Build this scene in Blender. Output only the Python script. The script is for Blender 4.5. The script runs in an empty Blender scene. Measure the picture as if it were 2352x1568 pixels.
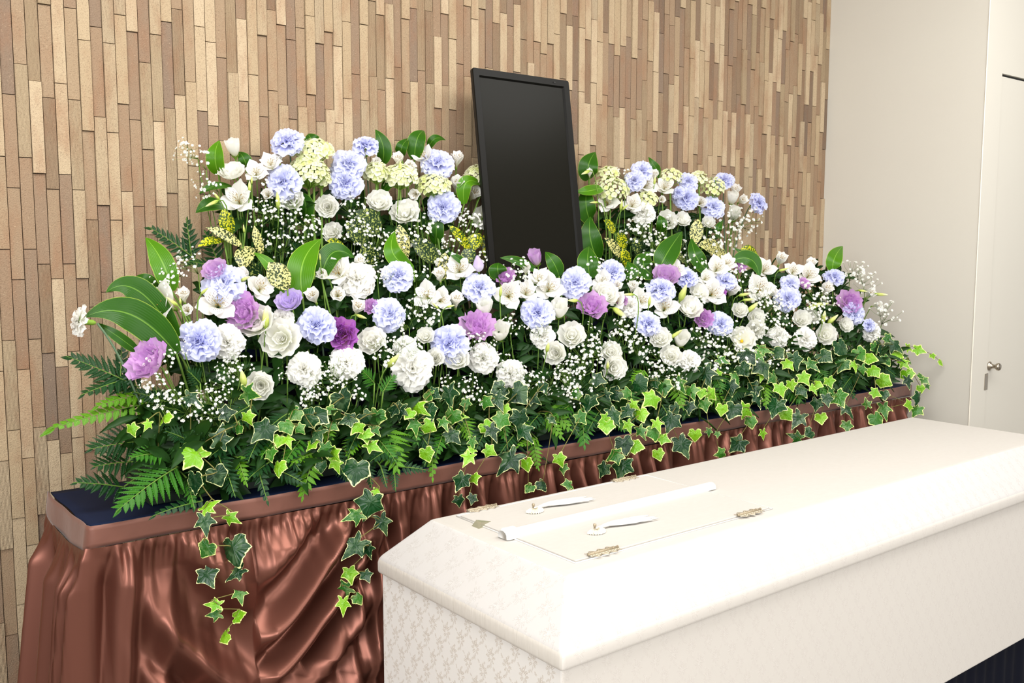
import bpy, math, random
import numpy as np
from mathutils import Vector, Matrix
random.seed(7); np.random.seed(7)
SC = bpy.context.scene
COL = SC.collection
R = math.radians
# ---------------------------------------------------------------- camera
F_PX = 2160.0; CAM_H = 1.40
PITCH = math.atan(222 / F_PX); YAW = math.atan(1696 / (F_PX / math.cos(PITCH)))
cam = bpy.data.cameras.new('camera'); camo = bpy.data.objects.new('camera', cam); COL.objects.link(camo)
cam.sensor_width = 36.0; cam.lens = 36.0 * F_PX / 2352.0; cam.clip_start = 0.02
camo.location = (0, 0, CAM_H); camo.rotation_euler = (R(90) - PITCH, 0, -YAW)
SC.camera = camo
# ---------------------------------------------------------------- world, lights, exposure
w = bpy.data.worlds.new('world'); SC.world = w; w.use_nodes = True
w.node_tree.nodes['Background'].inputs[0].default_value = (1.0, 0.99, 0.98, 1)
w.node_tree.nodes['Background'].inputs[1].default_value = 0.42
def area(name, loc, target, sx, sy, power, col):
    l = bpy.data.lights.new(name, 'AREA'); l.shape = 'RECTANGLE'; l.size = sx; l.size_y = sy
    l.energy = power; l.color = col
    o = bpy.data.objects.new(name, l); COL.objects.link(o); o.location = loc
    o.rotation_euler = (Vector(target) - Vector(loc)).to_track_quat('-Z', 'Y').to_euler()
    return o
area('ceiling_light', (1.6, 0.75, 2.66), (1.7, 1.25, 0), 3.8, 0.9, 70, (1, 0.985, 0.96))
area('window_light', (-1.9, -0.7, 2.1), (1.2, 1.5, 1.0), 1.8, 1.3, 62, (0.98, 0.99, 1.0))
area('front_fill_light', (0.9, -2.4, 2.0), (1.5, 1.9, 1.0), 3.0, 1.6, 40, (1, 0.99, 0.975))  # added soft fill from behind the camera, brightens flowers, wall and coffin front
SC.view_settings.view_transform = 'Standard'; SC.view_settings.look = 'None'
SC.view_settings.exposure = 0.52; SC.view_settings.gamma = 1.0; SC.view_settings.use_curve_mapping = False
SC.cycles.max_bounces = 6; SC.cycles.transparent_max_bounces = 4

# ---------------------------------------------------------------- where a point of the photograph lies on a real surface
_fh = Vector((math.sin(YAW), math.cos(YAW), 0)); RIGHT = Vector((math.cos(YAW), -math.sin(YAW), 0)); ZUP = Vector((0, 0, 1))
FWD = _fh * math.cos(PITCH) - ZUP * math.sin(PITCH); UP = _fh * math.sin(PITCH) + ZUP * math.cos(PITCH)
CP = Vector((0, 0, CAM_H))
def ray(x, y): return FWD + RIGHT * ((x - 1176) / F_PX) + UP * ((784 - y) / F_PX)
def on_y(x, y, Y):
    d = ray(x, y); return CP + d * (Y / d.y)
def on_z(x, y, z):
    d = ray(x, y); return CP + d * ((z - CAM_H) / d.z)
def on_slope(x, y, a, b, z0, off=0.0):
    """surface Y = a + b*(z-z0) + off"""
    d = ray(x, y); t = (a + off + b * (CAM_H - z0)) / (d.y - b * d.z); return CP + d * t
def front(x, y, off=0.0):
    return on_slope(x, y, 1.62, 0.55, 1.0, off)
def rear(x, y, off=0.0):
    return on_slope(x, y, 1.925, 0.22, 1.2, off)
def ivy_s(x, y, off=0.0):
    p = on_slope(x, y, 1.590, 0.42, 0.955, off)
    if p.z < 0.955: p = on_y(x, y, 1.590 + off)
    return p
def px_m(p): return (p - CP).dot(FWD) / F_PX        # metres per photo pixel at p

# ---------------------------------------------------------------- objects
def tag(o, label=None, cat=None, group=None, kind=None):
    if label: o['label'] = label
    if cat: o['category'] = cat
    if group: o['group'] = group
    if kind: o['kind'] = kind
    return o
def empty(name, loc=(0, 0, 0)):
    o = bpy.data.objects.new(name, None); COL.objects.link(o); o.location = loc
    o.empty_display_size = 0.02; return o
def link(name, me, parent=None, M=None):
    o = bpy.data.objects.new(name, me); COL.objects.link(o)
    if parent is not None:
        o.parent = parent
    if M is not None: o.matrix_basis = M
    return o
def mesh(name, V, F, mat=None, attrs=None, smooth=True):
    me = bpy.data.meshes.new(name)
    me.from_pydata([tuple(v) for v in V], [], [tuple(f) for f in F])
    if mat is not None: me.materials.append(mat)
    if attrs:
        for k, vals in attrs.items():
            a = me.attributes.new(k, 'FLOAT', 'POINT'); a.data.foreach_set('value', np.asarray(vals, dtype=np.float32))
    if smooth: me.polygons.foreach_set('use_smooth', [True] * len(me.polygons))
    me.update(); return me
def grid_faces(nu, nv, o=0, wrap=False):
    F = []
    for j in range(nv - 1):
        for i in range(nu if wrap else nu - 1):
            i2 = (i + 1) % nu
            F.append((o + j * nu + i, o + j * nu + i2, o + (j + 1) * nu + i2, o + (j + 1) * nu + i))
    return F
class MB:
    """collects pieces for one mesh"""
    def __init__(s): s.V = []; s.F = []; s.A = {}
    def add(s, V, F, **at):
        o = len(s.V); s.V += [tuple(v) for v in V]; s.F += [tuple(i + o for i in f) for f in F]
        for k in set(list(s.A) + list(at)):
            if k not in s.A: s.A[k] = [0.0] * o
            v = at.get(k, 0.0)
            s.A[k] += (list(v) if hasattr(v, '__len__') else [v] * len(V))
        return s
    def box(s, c0, c1, **at):
        x0, y0, z0 = c0; x1, y1, z1 = c1
        V = [(x0, y0, z0), (x1, y0, z0), (x1, y1, z0), (x0, y1, z0), (x0, y0, z1), (x1, y0, z1), (x1, y1, z1), (x0, y1, z1)]
        return s.add(V, [(0, 3, 2, 1), (4, 5, 6, 7), (0, 1, 5, 4), (1, 2, 6, 5), (2, 3, 7, 6), (3, 0, 4, 7)], **at)
    def tube(s, pts, r0, r1=None, n=5, **at):
        r1 = r0 if r1 is None else r1
        pts = [Vector(p) for p in pts]; V = []; m = len(pts)
        for k, p in enumerate(pts):
            t = (pts[min(k + 1, m - 1)] - pts[max(k - 1, 0)])
            t = t.normalized() if t.length > 1e-9 else ZUP
            a = t.orthogonal().normalized() if k == 0 else (a - t * a.dot(t)).normalized()
            b = t.cross(a); rr = r0 + (r1 - r0) * k / max(1, m - 1)
            for i in range(n):
                q = 2 * math.pi * i / n
                V.append(p + (a * math.cos(q) + b * math.sin(q)) * rr)
        F = grid_faces(n, m, 0, True)
        F.append(tuple(range(n))[::-1]); F.append(tuple(range((m - 1) * n, m * n)))
        return s.add(V, F, **at)
    def lathe(s, prof, n=12, M=None, **at):
        V = []
        for r, z in prof:
            for i in range(n):
                q = 2 * math.pi * i / n; v = Vector((r * math.cos(q), r * math.sin(q), z))
                V.append(M @ v if M else v)
        return s.add(V, grid_faces(n, len(prof), 0, True), **at)
    def build(s, name, mat, parent=None, smooth=True, M=None, bevel=0):
        me = mesh(name, s.V, s.F, mat, s.A, smooth); o = link(name, me, parent, M)
        if bevel:
            b = o.modifiers.new('bevel', 'BEVEL'); b.width = bevel; b.segments = 3; b.limit_method = 'ANGLE'; b.angle_limit = R(35)
            if smooth: b.harden_normals = False
        return o
def frame(loc, zdir, ydir=None, s=1.0, roll=0.0):
    z = Vector(zdir).normalized(); y = Vector(ydir) if ydir is not None else ZUP
    y = y - z * y.dot(z)
    if y.length < 1e-4: y = z.orthogonal()
    y.normalize(); x = y.cross(z)
    M = Matrix((x, y, z)).transposed().to_4x4()
    return Matrix.Translation(loc) @ M @ Matrix.Rotation(roll, 4, 'Z') @ Matrix.Scale(s, 4)
def bez(p0, p1, p2, n):
    p0, p1, p2 = Vector(p0), Vector(p1), Vector(p2)
    return [p0 * (1 - t) ** 2 + p1 * 2 * t * (1 - t) + p2 * t * t for t in [i / (n - 1) for i in range(n)]]

# ---------------------------------------------------------------- materials
def lin(c):
    return tuple(((v / 255) / 12.92 if v / 255 <= 0.04045 else ((v / 255 + 0.055) / 1.055) ** 2.4) for v in c) + (1.0,)
class NT:
    def __init__(s, name):
        s.m = bpy.data.materials.new(name); s.m.use_nodes = True; s.t = s.m.node_tree; s.t.nodes.clear()
        s.out = s.n('ShaderNodeOutputMaterial')
    def n(s, typ, **kw):
        nd = s.t.nodes.new(typ)
        for k, v in kw.items(): setattr(nd, k, v)
        return nd
    def put(s, sock, v):
        if hasattr(v, 'is_output') or isinstance(v, bpy.types.NodeSocket): s.t.links.new(v, sock)
        else: sock.default_value = v
    def math(s, op, a, b=0.0, c=0.0, clamp=False):
        nd = s.n('ShaderNodeMath', operation=op); nd.use_clamp = clamp
        s.put(nd.inputs[0], a); s.put(nd.inputs[1], b); s.put(nd.inputs[2], c); return nd.outputs[0]
    def mix(s, f, a, b, mode='MIX'):
        nd = s.n('ShaderNodeMix', data_type='RGBA', blend_type=mode); s.put(nd.inputs[0], f); s.put(nd.inputs[6], a); s.put(nd.inputs[7], b)
        return nd.outputs[2]
    def attr(s, name): return s.n('ShaderNodeAttribute', attribute_name=name).outputs['Fac']
    def coord(s, kind='Object'): return s.n('ShaderNodeTexCoord').outputs[kind]
    def mapping(s, v, scale=(1, 1, 1), loc=(0, 0, 0), rot=(0, 0, 0)):
        nd = s.n('ShaderNodeMapping'); s.put(nd.inputs[0], v); nd.inputs[1].default_value = loc; nd.inputs[2].default_value = rot; nd.inputs[3].default_value = scale
        return nd.outputs[0]
    def noise(s, v, scale, detail=2.0, rough=0.5, col=False):
        nd = s.n('ShaderNodeTexNoise'); s.put(nd.inputs['Vector'], v); nd.inputs['Scale'].default_value = scale
        nd.inputs['Detail'].default_value = detail; nd.inputs['Roughness'].default_value = rough
        return nd.outputs[1 if col else 0]
    def ramp(s, f, stops, interp='LINEAR'):
        nd = s.n('ShaderNodeValToRGB'); cr = nd.color_ramp; cr.interpolation = interp
        while len(cr.elements) < len(stops): cr.elements.new(0.5)
        for e, (p, c) in zip(cr.elements, stops): e.position = p; e.color = c if len(c) == 4 else lin(c)
        s.put(nd.inputs[0], f); return nd.outputs[0]
    def step(s, f, a, b):
        nd = s.n('ShaderNodeMapRange'); nd.interpolation_type = 'SMOOTHSTEP'; s.put(nd.inputs[0], f)
        nd.inputs[1].default_value = a; nd.inputs[2].default_value = b; return nd.outputs[0]
    def rnd(s): return s.n('ShaderNodeObjectInfo').outputs['Random']
    def bump(s, h, dist=0.001, st=0.5):
        nd = s.n('ShaderNodeBump'); s.put(nd.inputs['Height'], h); nd.inputs['Distance'].default_value = dist; nd.inputs['Strength'].default_value = st
        return nd.outputs[0]
    def fin(s, col, rough=0.5, trans=0.0, tcol=None, bump=None, **kw):
        p = s.n('ShaderNodeBsdfPrincipled'); s.put(p.inputs['Base Color'], col); s.put(p.inputs['Roughness'], rough)
        for k, v in kw.items(): s.put(p.inputs[k.replace('_', ' ')], v)
        if bump is not None: s.put(p.inputs['Normal'], bump)
        o = p.outputs[0]
        if trans > 0:
            t = s.n('ShaderNodeBsdfTranslucent'); s.put(t.inputs[0], tcol if tcol is not None else col)
            m = s.n('ShaderNodeMixShader'); m.inputs[0].default_value = trans
            s.t.links.new(o, m.inputs[1]); s.t.links.new(t.outputs[0], m.inputs[2]); o = m.outputs[0]
        s.t.links.new(o, s.out.inputs[0]); return s.m
def simple(name, c, rough=0.5, **kw):
    return NT(name).fin(lin(c), rough, **kw)
MAT = {}
def build_materials():
    # petals: attribute 'v' runs 0 (throat) .. 1 (rim)
    def petal(name, inner, mid, rim, tr=0.42, var=None, rough=0.55):
        t = NT(name); v = t.attr('v'); nz = t.noise(t.coord(), 6, 3)
        f = t.math('ADD', v, t.math('MULTIPLY', t.math('SUBTRACT', nz, 0.5), 0.5))
        c = t.ramp(f, [(0.08, inner), (0.5, mid), (1.0, rim)])
        if var is not None: c = t.mix(t.math('MULTIPLY', t.rnd(), 0.6), c, lin(var))
        MAT[name] = t.fin(c, rough, tr, Specular_IOR_Level=0.2)
    petal('lavender', (160, 162, 230), (192, 195, 243), (222, 226, 252), var=(228, 231, 253))
    petal('white_carnation', (244, 242, 226), (247, 246, 238), (252, 251, 247))
    petal('cream', (238, 240, 200), (252, 251, 244), (254, 254, 252), 0.52, var=(252, 252, 244))
    petal('pink_purple', (238, 230, 218), (230, 192, 236), (214, 160, 224), var=(236, 200, 238))
    petal('deep_purple', (214, 150, 120), (212, 140, 216), (192, 118, 208))
    petal('pale_pink', (236, 232, 200), (226, 196, 230), (214, 174, 224))
    petal('pale_lilac', (244, 240, 240), (222, 208, 242), (208, 190, 238))
    petal('floret_green', (206, 214, 110), (222, 230, 150), (240, 244, 196), 0.35, (250, 250, 226))
    petal('floret_white', (222, 228, 150), (242, 243, 208), (251, 251, 236), 0.35, (232, 238, 180))
    petal('gypsophila_white', (214, 214, 190), (246, 246, 238), (252, 252, 248), 0.15)
    petal('bud', (150, 176, 60), (206, 214, 120), (240, 240, 200), 0.15, (196, 210, 110), 0.45)
    # alstroemeria: white with fine brown dashes on the streaked petals
    for nm, st in (('alstro_plain', 0), ('alstro_streaked', 1)):
        t = NT(nm); u = t.attr('u'); v = t.attr('v')
        c = t.ramp(v, [(0.0, (210, 216, 130)), (0.22, (246, 246, 228)), (0.6, (252, 251, 246)), (1.0, (253, 252, 250))])
        rib = t.step(t.math('ABSOLUTE', u), 0.10, 0.0)
        c = t.mix(t.math('MULTIPLY', rib, 0.25), c, lin((216, 222, 190)))
        if st:
            uu = t.math('MULTIPLY', u, 3.4); ln = t.math('ABSOLUTE', t.math('SUBTRACT', t.math('FRACT', t.math('ADD', uu, 40.0)), 0.5))
            cell = t.math('FLOOR', t.math('ADD', uu, 40.0))
            ph = t.math('FRACT', t.math('ADD', t.math('MULTIPLY', v, 5.2), t.math('MULTIPLY', cell, 0.37)))
            dash = t.math('MULTIPLY', t.step(ln, 0.16, 0.06), t.step(ph, 0.45, 0.55))
            win = t.math('MULTIPLY', t.step(v, 0.32, 0.42), t.step(v, 0.86, 0.72))
            c = t.mix(t.math('MULTIPLY', t.math('MULTIPLY', dash, win), 0.85), c, lin((118, 70, 62)))
        MAT[nm] = t.fin(c, 0.5, 0.4, Specular_IOR_Level=0.2)
    # greens
    def leaf(name, a, b, rough=0.38, rim=None, rib=None, tr=0.12, veins=True):
        t = NT(name); u = t.math('ABSOLUTE', t.attr('u')); v = t.attr('v')
        c = t.mix(t.noise(t.coord(), 14, 3), lin(a), lin(b))
        c = t.mix(t.math('MULTIPLY', t.rnd(), 0.5), c, lin(b))
        if rib: c = t.mix(t.math('MULTIPLY', t.step(u, 0.06, 0.02), 0.8), c, lin(rib))
        if rim: c = t.mix(t.math('MULTIPLY', t.step(u, 0.95, 0.985), 0.85), c, lin(rim))
        bp = None
        if veins:
            wv = t.math('SINE', t.math('MULTIPLY', u, 44.0)); bp = t.bump(wv, 0.0005, 0.12)
        MAT[name] = t.fin(c, rough, tr, t.mix(0.3, c, lin((130, 170, 30))), bump=bp, Specular_IOR_Level=0.22)
    leaf('broad_leaf', (26, 66, 10), (48, 96, 16), 0.30, (150, 176, 66), (104, 146, 52))
    leaf('broad_leaf_light', (54, 104, 8), (80, 132, 16), 0.30, (170, 196, 72), (128, 172, 60))
    leaf('stem_green', (86, 122, 50), (116, 148, 62), 0.5, veins=False)
    leaf('stem_blue', (84, 108, 84), (104, 128, 98), 0.5, veins=False)
    leaf('stem_vine', (112, 122, 58), (128, 112, 66), 0.5, veins=False)
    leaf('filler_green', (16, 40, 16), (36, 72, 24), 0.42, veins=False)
    leaf('sepal_green', (110, 150, 50), (140, 178, 66), 0.45, veins=False)
    leaf('fern_dark', (10, 42, 20), (24, 66, 26), 0.36, rib=(60, 100, 50), veins=False)
    leaf('fern_mid', (32, 86, 16), (54, 112, 24), 0.38, rib=(110, 150, 60), veins=False)
    leaf('fern_bright', (58, 112, 12), (88, 138, 20), 0.4, rib=(140, 176, 60), veins=False)
    # aucuba: blotched
    for nm, base, spot, lo in (('aucuba_yellow', (48, 78, 12), (200, 198, 30), 0.49), ('aucuba_cream', (36, 56, 24), (224, 216, 138), 0.47),
                               ('aucuba_dark', (28, 54, 26), (176, 186, 96), 0.53)):
        t = NT(nm); nz = t.noise(t.coord(), 230, 3, 0.62); u = t.math('ABSOLUTE', t.attr('u'))
        f = t.step(nz, lo, lo + 0.06); c = t.mix(f, lin(base), lin(spot))
        c = t.mix(t.math('MULTIPLY', t.step(u, 0.9, 0.97), 0.6), c, lin(base))
        MAT[nm] = t.fin(c, 0.35, 0.1, Specular_IOR_Level=0.4)
    # ivy: 'r' 0 centre .. 1 margin, 'g' vein mask
    for nm, a, b, gr, rim, th in (('ivy_dark', (10, 48, 22), (20, 68, 28), (74, 102, 64), (222, 228, 160), 0.93),
                                  ('ivy_mid', (36, 92, 26), (58, 118, 32), (108, 140, 76), (218, 228, 140), 0.90),
                                  ('ivy_light', (94, 152, 16), (124, 176, 28), (136, 182, 50), (222, 236, 140), 0.88)):
        t = NT(nm); r = t.attr('r'); g = t.attr('g'); rn = t.rnd()
        co = t.n('ShaderNodeVectorMath', operation='ADD'); t.put(co.inputs[0], t.coord())
        cb = t.n('ShaderNodeCombineXYZ'); t.put(cb.inputs[0], t.math('MULTIPLY', rn, 20.0)); t.put(co.inputs[1], cb.outputs[0])
        nz = t.noise(co.outputs[0], 1.6, 2, 0.5)
        c = t.mix(rn, lin(a), lin(b))
        grey = t.math('MULTIPLY', t.step(nz, 0.52, 0.55), t.step(r, 0.15, 0.5))
        c = t.mix(t.math('MULTIPLY', grey, 0.6), c, lin(gr))
        c = t.mix(t.math('MULTIPLY', g, 0.2), c, lin(gr))
        nr = t.noise(co.outputs[0], 4.5, 2)
        edge = t.step(t.math('ADD', r, t.math('MULTIPLY', t.math('SUBTRACT', nr, 0.5), 0.35)), th, th + 0.03)
        c = t.mix(edge, c, lin(rim))
        MAT[nm] = t.fin(c, 0.32, 0.10, bump=t.bump(g, 0.02, 0.3), Specular_IOR_Level=0.4)
    # wall tile: 'k' picks the tile's own colour, 'q' the face finish
    t = NT('tile'); k = t.attr('k'); q = t.attr('q'); co = t.coord('Generated')
    ob = t.n('ShaderNodeNewGeometry').outputs['Position']
    c = t.ramp(k, [(0.0, (128, 110, 94)), (0.2, (148, 124, 100)), (0.38, (156, 134, 108)), (0.5, (166, 144, 115)), (0.62, (172, 151, 121)), (1.0, (188, 168, 139))])
    n1 = t.noise(t.mapping(ob, (1, 1, 0.35)), 26, 4, 0.6)
    c = t.mix(t.step(n1, 0.42, 0.75), c, t.mix(0.45, c, lin((146, 104, 76))))
    n2 = t.noise(ob, 430, 3, 0.65); c = t.mix(t.math('MULTIPLY', t.step(n2, 0.50, 0.72), 0.42), c, lin((92, 70, 54)))
    n3 = t.noise(ob, 340, 1); c = t.mix(t.math('MULTIPLY', t.step(n3, 0.66, 0.76), 0.22), c, lin((220, 198, 166)))
    sx = t.n('ShaderNodeSeparateXYZ'); t.put(sx.inputs[0], ob)
    stri = t.math('MULTIPLY', t.math('SINE', t.math('MULTIPLY', sx.outputs[0], 2600.0)), t.step(q, 0.72, 0.76))
    h = t.math('ADD', n2, t.math('MULTIPLY', stri, 0.35))
    MAT['tile'] = t.fin(c, 0.75, bump=t.bump(h, 0.0022, 0.85), Specular_IOR_Level=0.2)
    MAT['grout'] = simple('grout', (88, 70, 58), 0.9)
    t = NT('plaster'); c = t.mix(t.noise(t.coord('Object'), 3, 2), lin((208, 204, 193)), lin((205, 200, 189)))
    MAT['plaster'] = t.fin(c, 0.7, bump=t.bump(t.noise(t.coord('Object'), 420, 2), 0.0004, 0.3), Specular_IOR_Level=0.25)
    MAT['highlight_trim'] = simple('highlight_trim', (226, 219, 204), 0.45)
    MAT['ceiling'] = simple('ceiling', (236, 232, 224), 0.8)
    t = NT('carpet'); MAT['carpet'] = t.fin(t.mix(t.noise(t.coord('Object'), 160, 3), lin((140, 135, 130)), lin((160, 155, 148))), 0.95)
    MAT['steel'] = simple('steel', (176, 166, 150), 0.28, Metallic=1.0)
    MAT['silver'] = simple('silver', (226, 219, 200), 0.35, Metallic=0.35)
    MAT['silver_clasp'] = simple('silver_clasp', (168, 164, 140), 0.3, Metallic=0.5)
    MAT['silver_dark'] = simple('silver_dark', (158, 144, 120), 0.4, Metallic=0.3)
    MAT['monitor'] = simple('monitor', (17, 16, 13), 0.40, Specular_IOR_Level=0.16)
    MAT['monitor_edge'] = simple('monitor_edge', (14, 13, 11), 0.5)
    t = NT('screen'); MAT['screen'] = t.fin(lin((22, 21, 16)), 0.25, Specular_IOR_Level=0.07)
    # satin
    t = NT('satin'); n1 = t.noise(t.coord('Object'), 700, 2)
    MAT['satin'] = t.fin(lin((116, 72, 59)), 0.37, bump=t.bump(n1, 0.0002, 0.2), Metallic=0.7, Specular_IOR_Level=0.5)
    t = NT('satin_band'); n1 = t.noise(t.coord('Object'), 26, 3)
    MAT['satin_band'] = t.fin(t.mix(n1, lin((118, 73, 58)), lin((104, 63, 50))), 0.5, bump=t.bump(n1, 0.003, 0.4), Metallic=0.2, Sheen_Weight=0.2)
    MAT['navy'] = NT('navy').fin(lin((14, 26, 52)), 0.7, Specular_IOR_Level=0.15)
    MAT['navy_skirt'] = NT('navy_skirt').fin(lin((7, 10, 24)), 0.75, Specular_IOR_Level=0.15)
    MAT['wood'] = simple('wood', (150, 116, 80), 0.6)
    MAT['foam'] = simple('foam', (26, 52, 28), 0.9)
    MAT['tray'] = simple('tray', (16, 34, 22), 0.5)
    # coffin cloth: damask leaves woven a shade darker, drawn from small ellipses in a repeated half-drop cell
    def damask(name, plane, base, pat, line, amt):
        t = NT(name); s = t.n('ShaderNodeSeparateXYZ'); t.put(s.inputs[0], t.coord('Object')); s = s.outputs
        a, b = (s[1], s[2]) if plane == 'YZ' else ((s[0], s[2]) if plane == 'XZ' else (s[0], s[1]))
        C = 0.040
        wob = t.noise(t.coord('Object'), 170, 2, 0.5, True); ws = t.n('ShaderNodeSeparateXYZ'); t.put(ws.inputs[0], wob)
        a = t.math('ADD', a, t.math('MULTIPLY', t.math('SUBTRACT', ws.outputs[0], 0.5), 0.006))
        b = t.math('ADD', b, t.math('MULTIPLY', t.math('SUBTRACT', ws.outputs[1], 0.5), 0.006))
        tot = None; lines = None
        for du in (0.0, 0.5):
            ca = t.math('SUBTRACT', t.math('FRACT', t.math('ADD', t.math('DIVIDE', a, C), 50.0 + du)), 0.5)
            cb = t.math('SUBTRACT', t.math('FRACT', t.math('ADD', t.math('DIVIDE', b, C * 1.5), 50.0 + du)), 0.5)
            cb = t.math('MULTIPLY', cb, 1.5); rr = random.Random(5)
            for (ex, ey, an, L, W) in [(0, .18, 90, .15, .07), (.13, .12, 40, .13, .05), (-.13, .12, 140, .13, .05), (.17, -.02, 5, .12, .05), (-.17, -.02, 175, .12, .05),
                                       (.1, -.16, -50, .12, .05), (-.1, -.16, 230, .12, .05), (0, -.30, 95, .13, .035), (.07, -.42, 60, .09, .035), (-.08, .34, 110, .1, .04), (.3, .3, 50, .1, .04), (-.32, .27, 130, .1, .04)]:
                ca_, sa_ = math.cos(R(an)), math.sin(R(an))
                p = t.math('SUBTRACT', ca, ex); q = t.math('SUBTRACT', cb, ey)
                X = t.math('DIVIDE', t.math('ADD', t.math('MULTIPLY', p, ca_), t.math('MULTIPLY', q, sa_)), L)
                Y = t.math('DIVIDE', t.math('SUBTRACT', t.math('MULTIPLY', q, ca_), t.math('MULTIPLY', p, sa_)), W)
                Y = t.math('ADD', Y, t.math('MULTIPLY', t.math('SINE', t.math('MULTIPLY', X, 9.0)), 0.22))
                d = t.math('ADD', t.math('MULTIPLY', X, X), t.math('MULTIPLY', Y, Y))
                e = t.step(d, 1.0, 0.85); tot = e if tot is None else t.math('MAXIMUM', tot, e)
                l = t.math('MULTIPLY', t.step(t.math('ABSOLUTE', Y), 0.24, 0.10), t.step(t.math('ABSOLUTE', X), 1.15, 1.0))
                lines = l if lines is None else t.math('MAXIMUM', lines, l)
        c = t.mix(t.math('MULTIPLY', tot, amt), lin(base), lin(pat))
        c = t.mix(t.math('MULTIPLY', lines, min(1, amt * 0.9)), c, lin(line))
        MAT[name] = t.fin(c, 0.55, bump=t.bump(tot, 0.0005, 0.3), Specular_IOR_Level=0.35, Sheen_Weight=0.15)
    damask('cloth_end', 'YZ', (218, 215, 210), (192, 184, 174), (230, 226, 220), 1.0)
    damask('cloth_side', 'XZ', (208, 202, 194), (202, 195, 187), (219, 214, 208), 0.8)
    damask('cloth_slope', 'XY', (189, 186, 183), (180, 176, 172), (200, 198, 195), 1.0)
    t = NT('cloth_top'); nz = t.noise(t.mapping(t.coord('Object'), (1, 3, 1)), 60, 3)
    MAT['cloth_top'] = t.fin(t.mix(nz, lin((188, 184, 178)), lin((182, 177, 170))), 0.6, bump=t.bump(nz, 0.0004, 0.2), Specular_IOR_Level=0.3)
    t = NT('cloth_rim'); nz = t.noise(t.mapping(t.coord('Object'), (1, 1, 0.12)), 200, 3)
    MAT['cloth_rim'] = t.fin(t.mix(nz, lin((192, 186, 176)), lin((206, 201, 193))), 0.6, bump=t.bump(nz, 0.0015, 0.5))
    MAT['white_satin'] = NT('white_satin').fin(lin((236, 235, 232)), 0.5, 0.15)
    MAT['pollen'] = simple('pollen', (150, 120, 40), 0.8)
    MAT['throat_yellow'] = simple('throat_yellow', (230, 170, 20), 0.7)
build_materials()
# ================================================================ the room
def struct(name, mb, mat, parent=None, **k):
    o = mb.build(name, mat, parent, smooth=False, **k)
    if parent is None: o['kind'] = 'structure'
    return o
WALL_Y = 2.10; WX = 3.137; CORNER_Y = 1.515; CEIL = 2.70
struct('floor', MB().box((-4, -4, -0.05), (6.2, 2.3, 0)), MAT['carpet'])
struct('ceiling', MB().box((-4, -4, CEIL), (6.2, 2.3, CEIL + 0.05)), MAT['ceiling'])
wall_back = struct('wall_back', MB().box((-2.2, WALL_Y + 0.009, 0), (WX, WALL_Y + 0.15, CEIL)), MAT['grout'])
struct('wall_right', MB().box((WX, CORNER_Y + 0.12, 0), (WX + 0.12, WALL_Y + 0.15, CEIL)), MAT['plaster'])
# the wall with the door, parallel to the tiled one and nearer
DX0, DX1, DZ = 3.246, 4.07, 1.965
wf = MB().box((WX, CORNER_Y, 0), (DX0, CORNER_Y + 0.12, CEIL)).box((DX0, CORNER_Y, DZ), (DX1, CORNER_Y + 0.12, CEIL)).box((DX1, CORNER_Y, 0), (6.2, CORNER_Y + 0.12, CEIL))
struct('wall_front', wf, MAT['plaster'])
struct('highlight_trim_1', MB().tube([(WX, CORNER_Y, 0), (WX, CORNER_Y, CEIL)], 0.0022, n=8), MAT['highlight_trim'])  # bead coloured paler than the plaster, standing in for the outer corner's highlight
door = empty('door_1', (DX0, CORNER_Y, 0)); door['kind'] = 'structure'
MB().box((0.004, 0.006, 0.006), (DX1 - DX0 - 0.004, 0.045, DZ - 0.007)).build('door_panel', MAT['plaster'], door, smooth=False, bevel=0.002)
MB().box((0.004, 0.010, DZ - 0.0065), (DX1 - DX0 - 0.004, 0.05, DZ - 0.0005)).build('door_gap_shade', MAT['monitor_edge'], door, smooth=False)  # near-black strip stands in for the shade in the gap above the door
Mk = Matrix.Translation((0.028, 0.006, 0.985)) @ Matrix.Rotation(R(90), 4, 'X')
MB().lathe([(0, 0), (0.0155, 0), (0.0155, 0.003), (0.009, 0.006), (0.0065, 0.016), (0.0075, 0.021), (0.0125, 0.027), (0.013, 0.033), (0.010, 0.037), (0, 0.038)], 20, Mk).build('knob', MAT['steel'], door)
lp = MB().box((-0.014, -0.0015, 0.905), (0.009, 0.004, 0.962)); lpo = lp.build('lock_plate', MAT['steel'], door, smooth=False, bevel=0.001)
for z in (0.913, 0.955):
    MB().lathe([(0, 0), (0.0016, 0), (0.0012, 0.0008), (0, 0.001)], 8, Matrix.Translation((-0.0025, -0.0015, z)) @ Matrix.Rotation(R(90), 4, 'X')).build('screw', MAT['silver_dark'], lpo)
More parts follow.
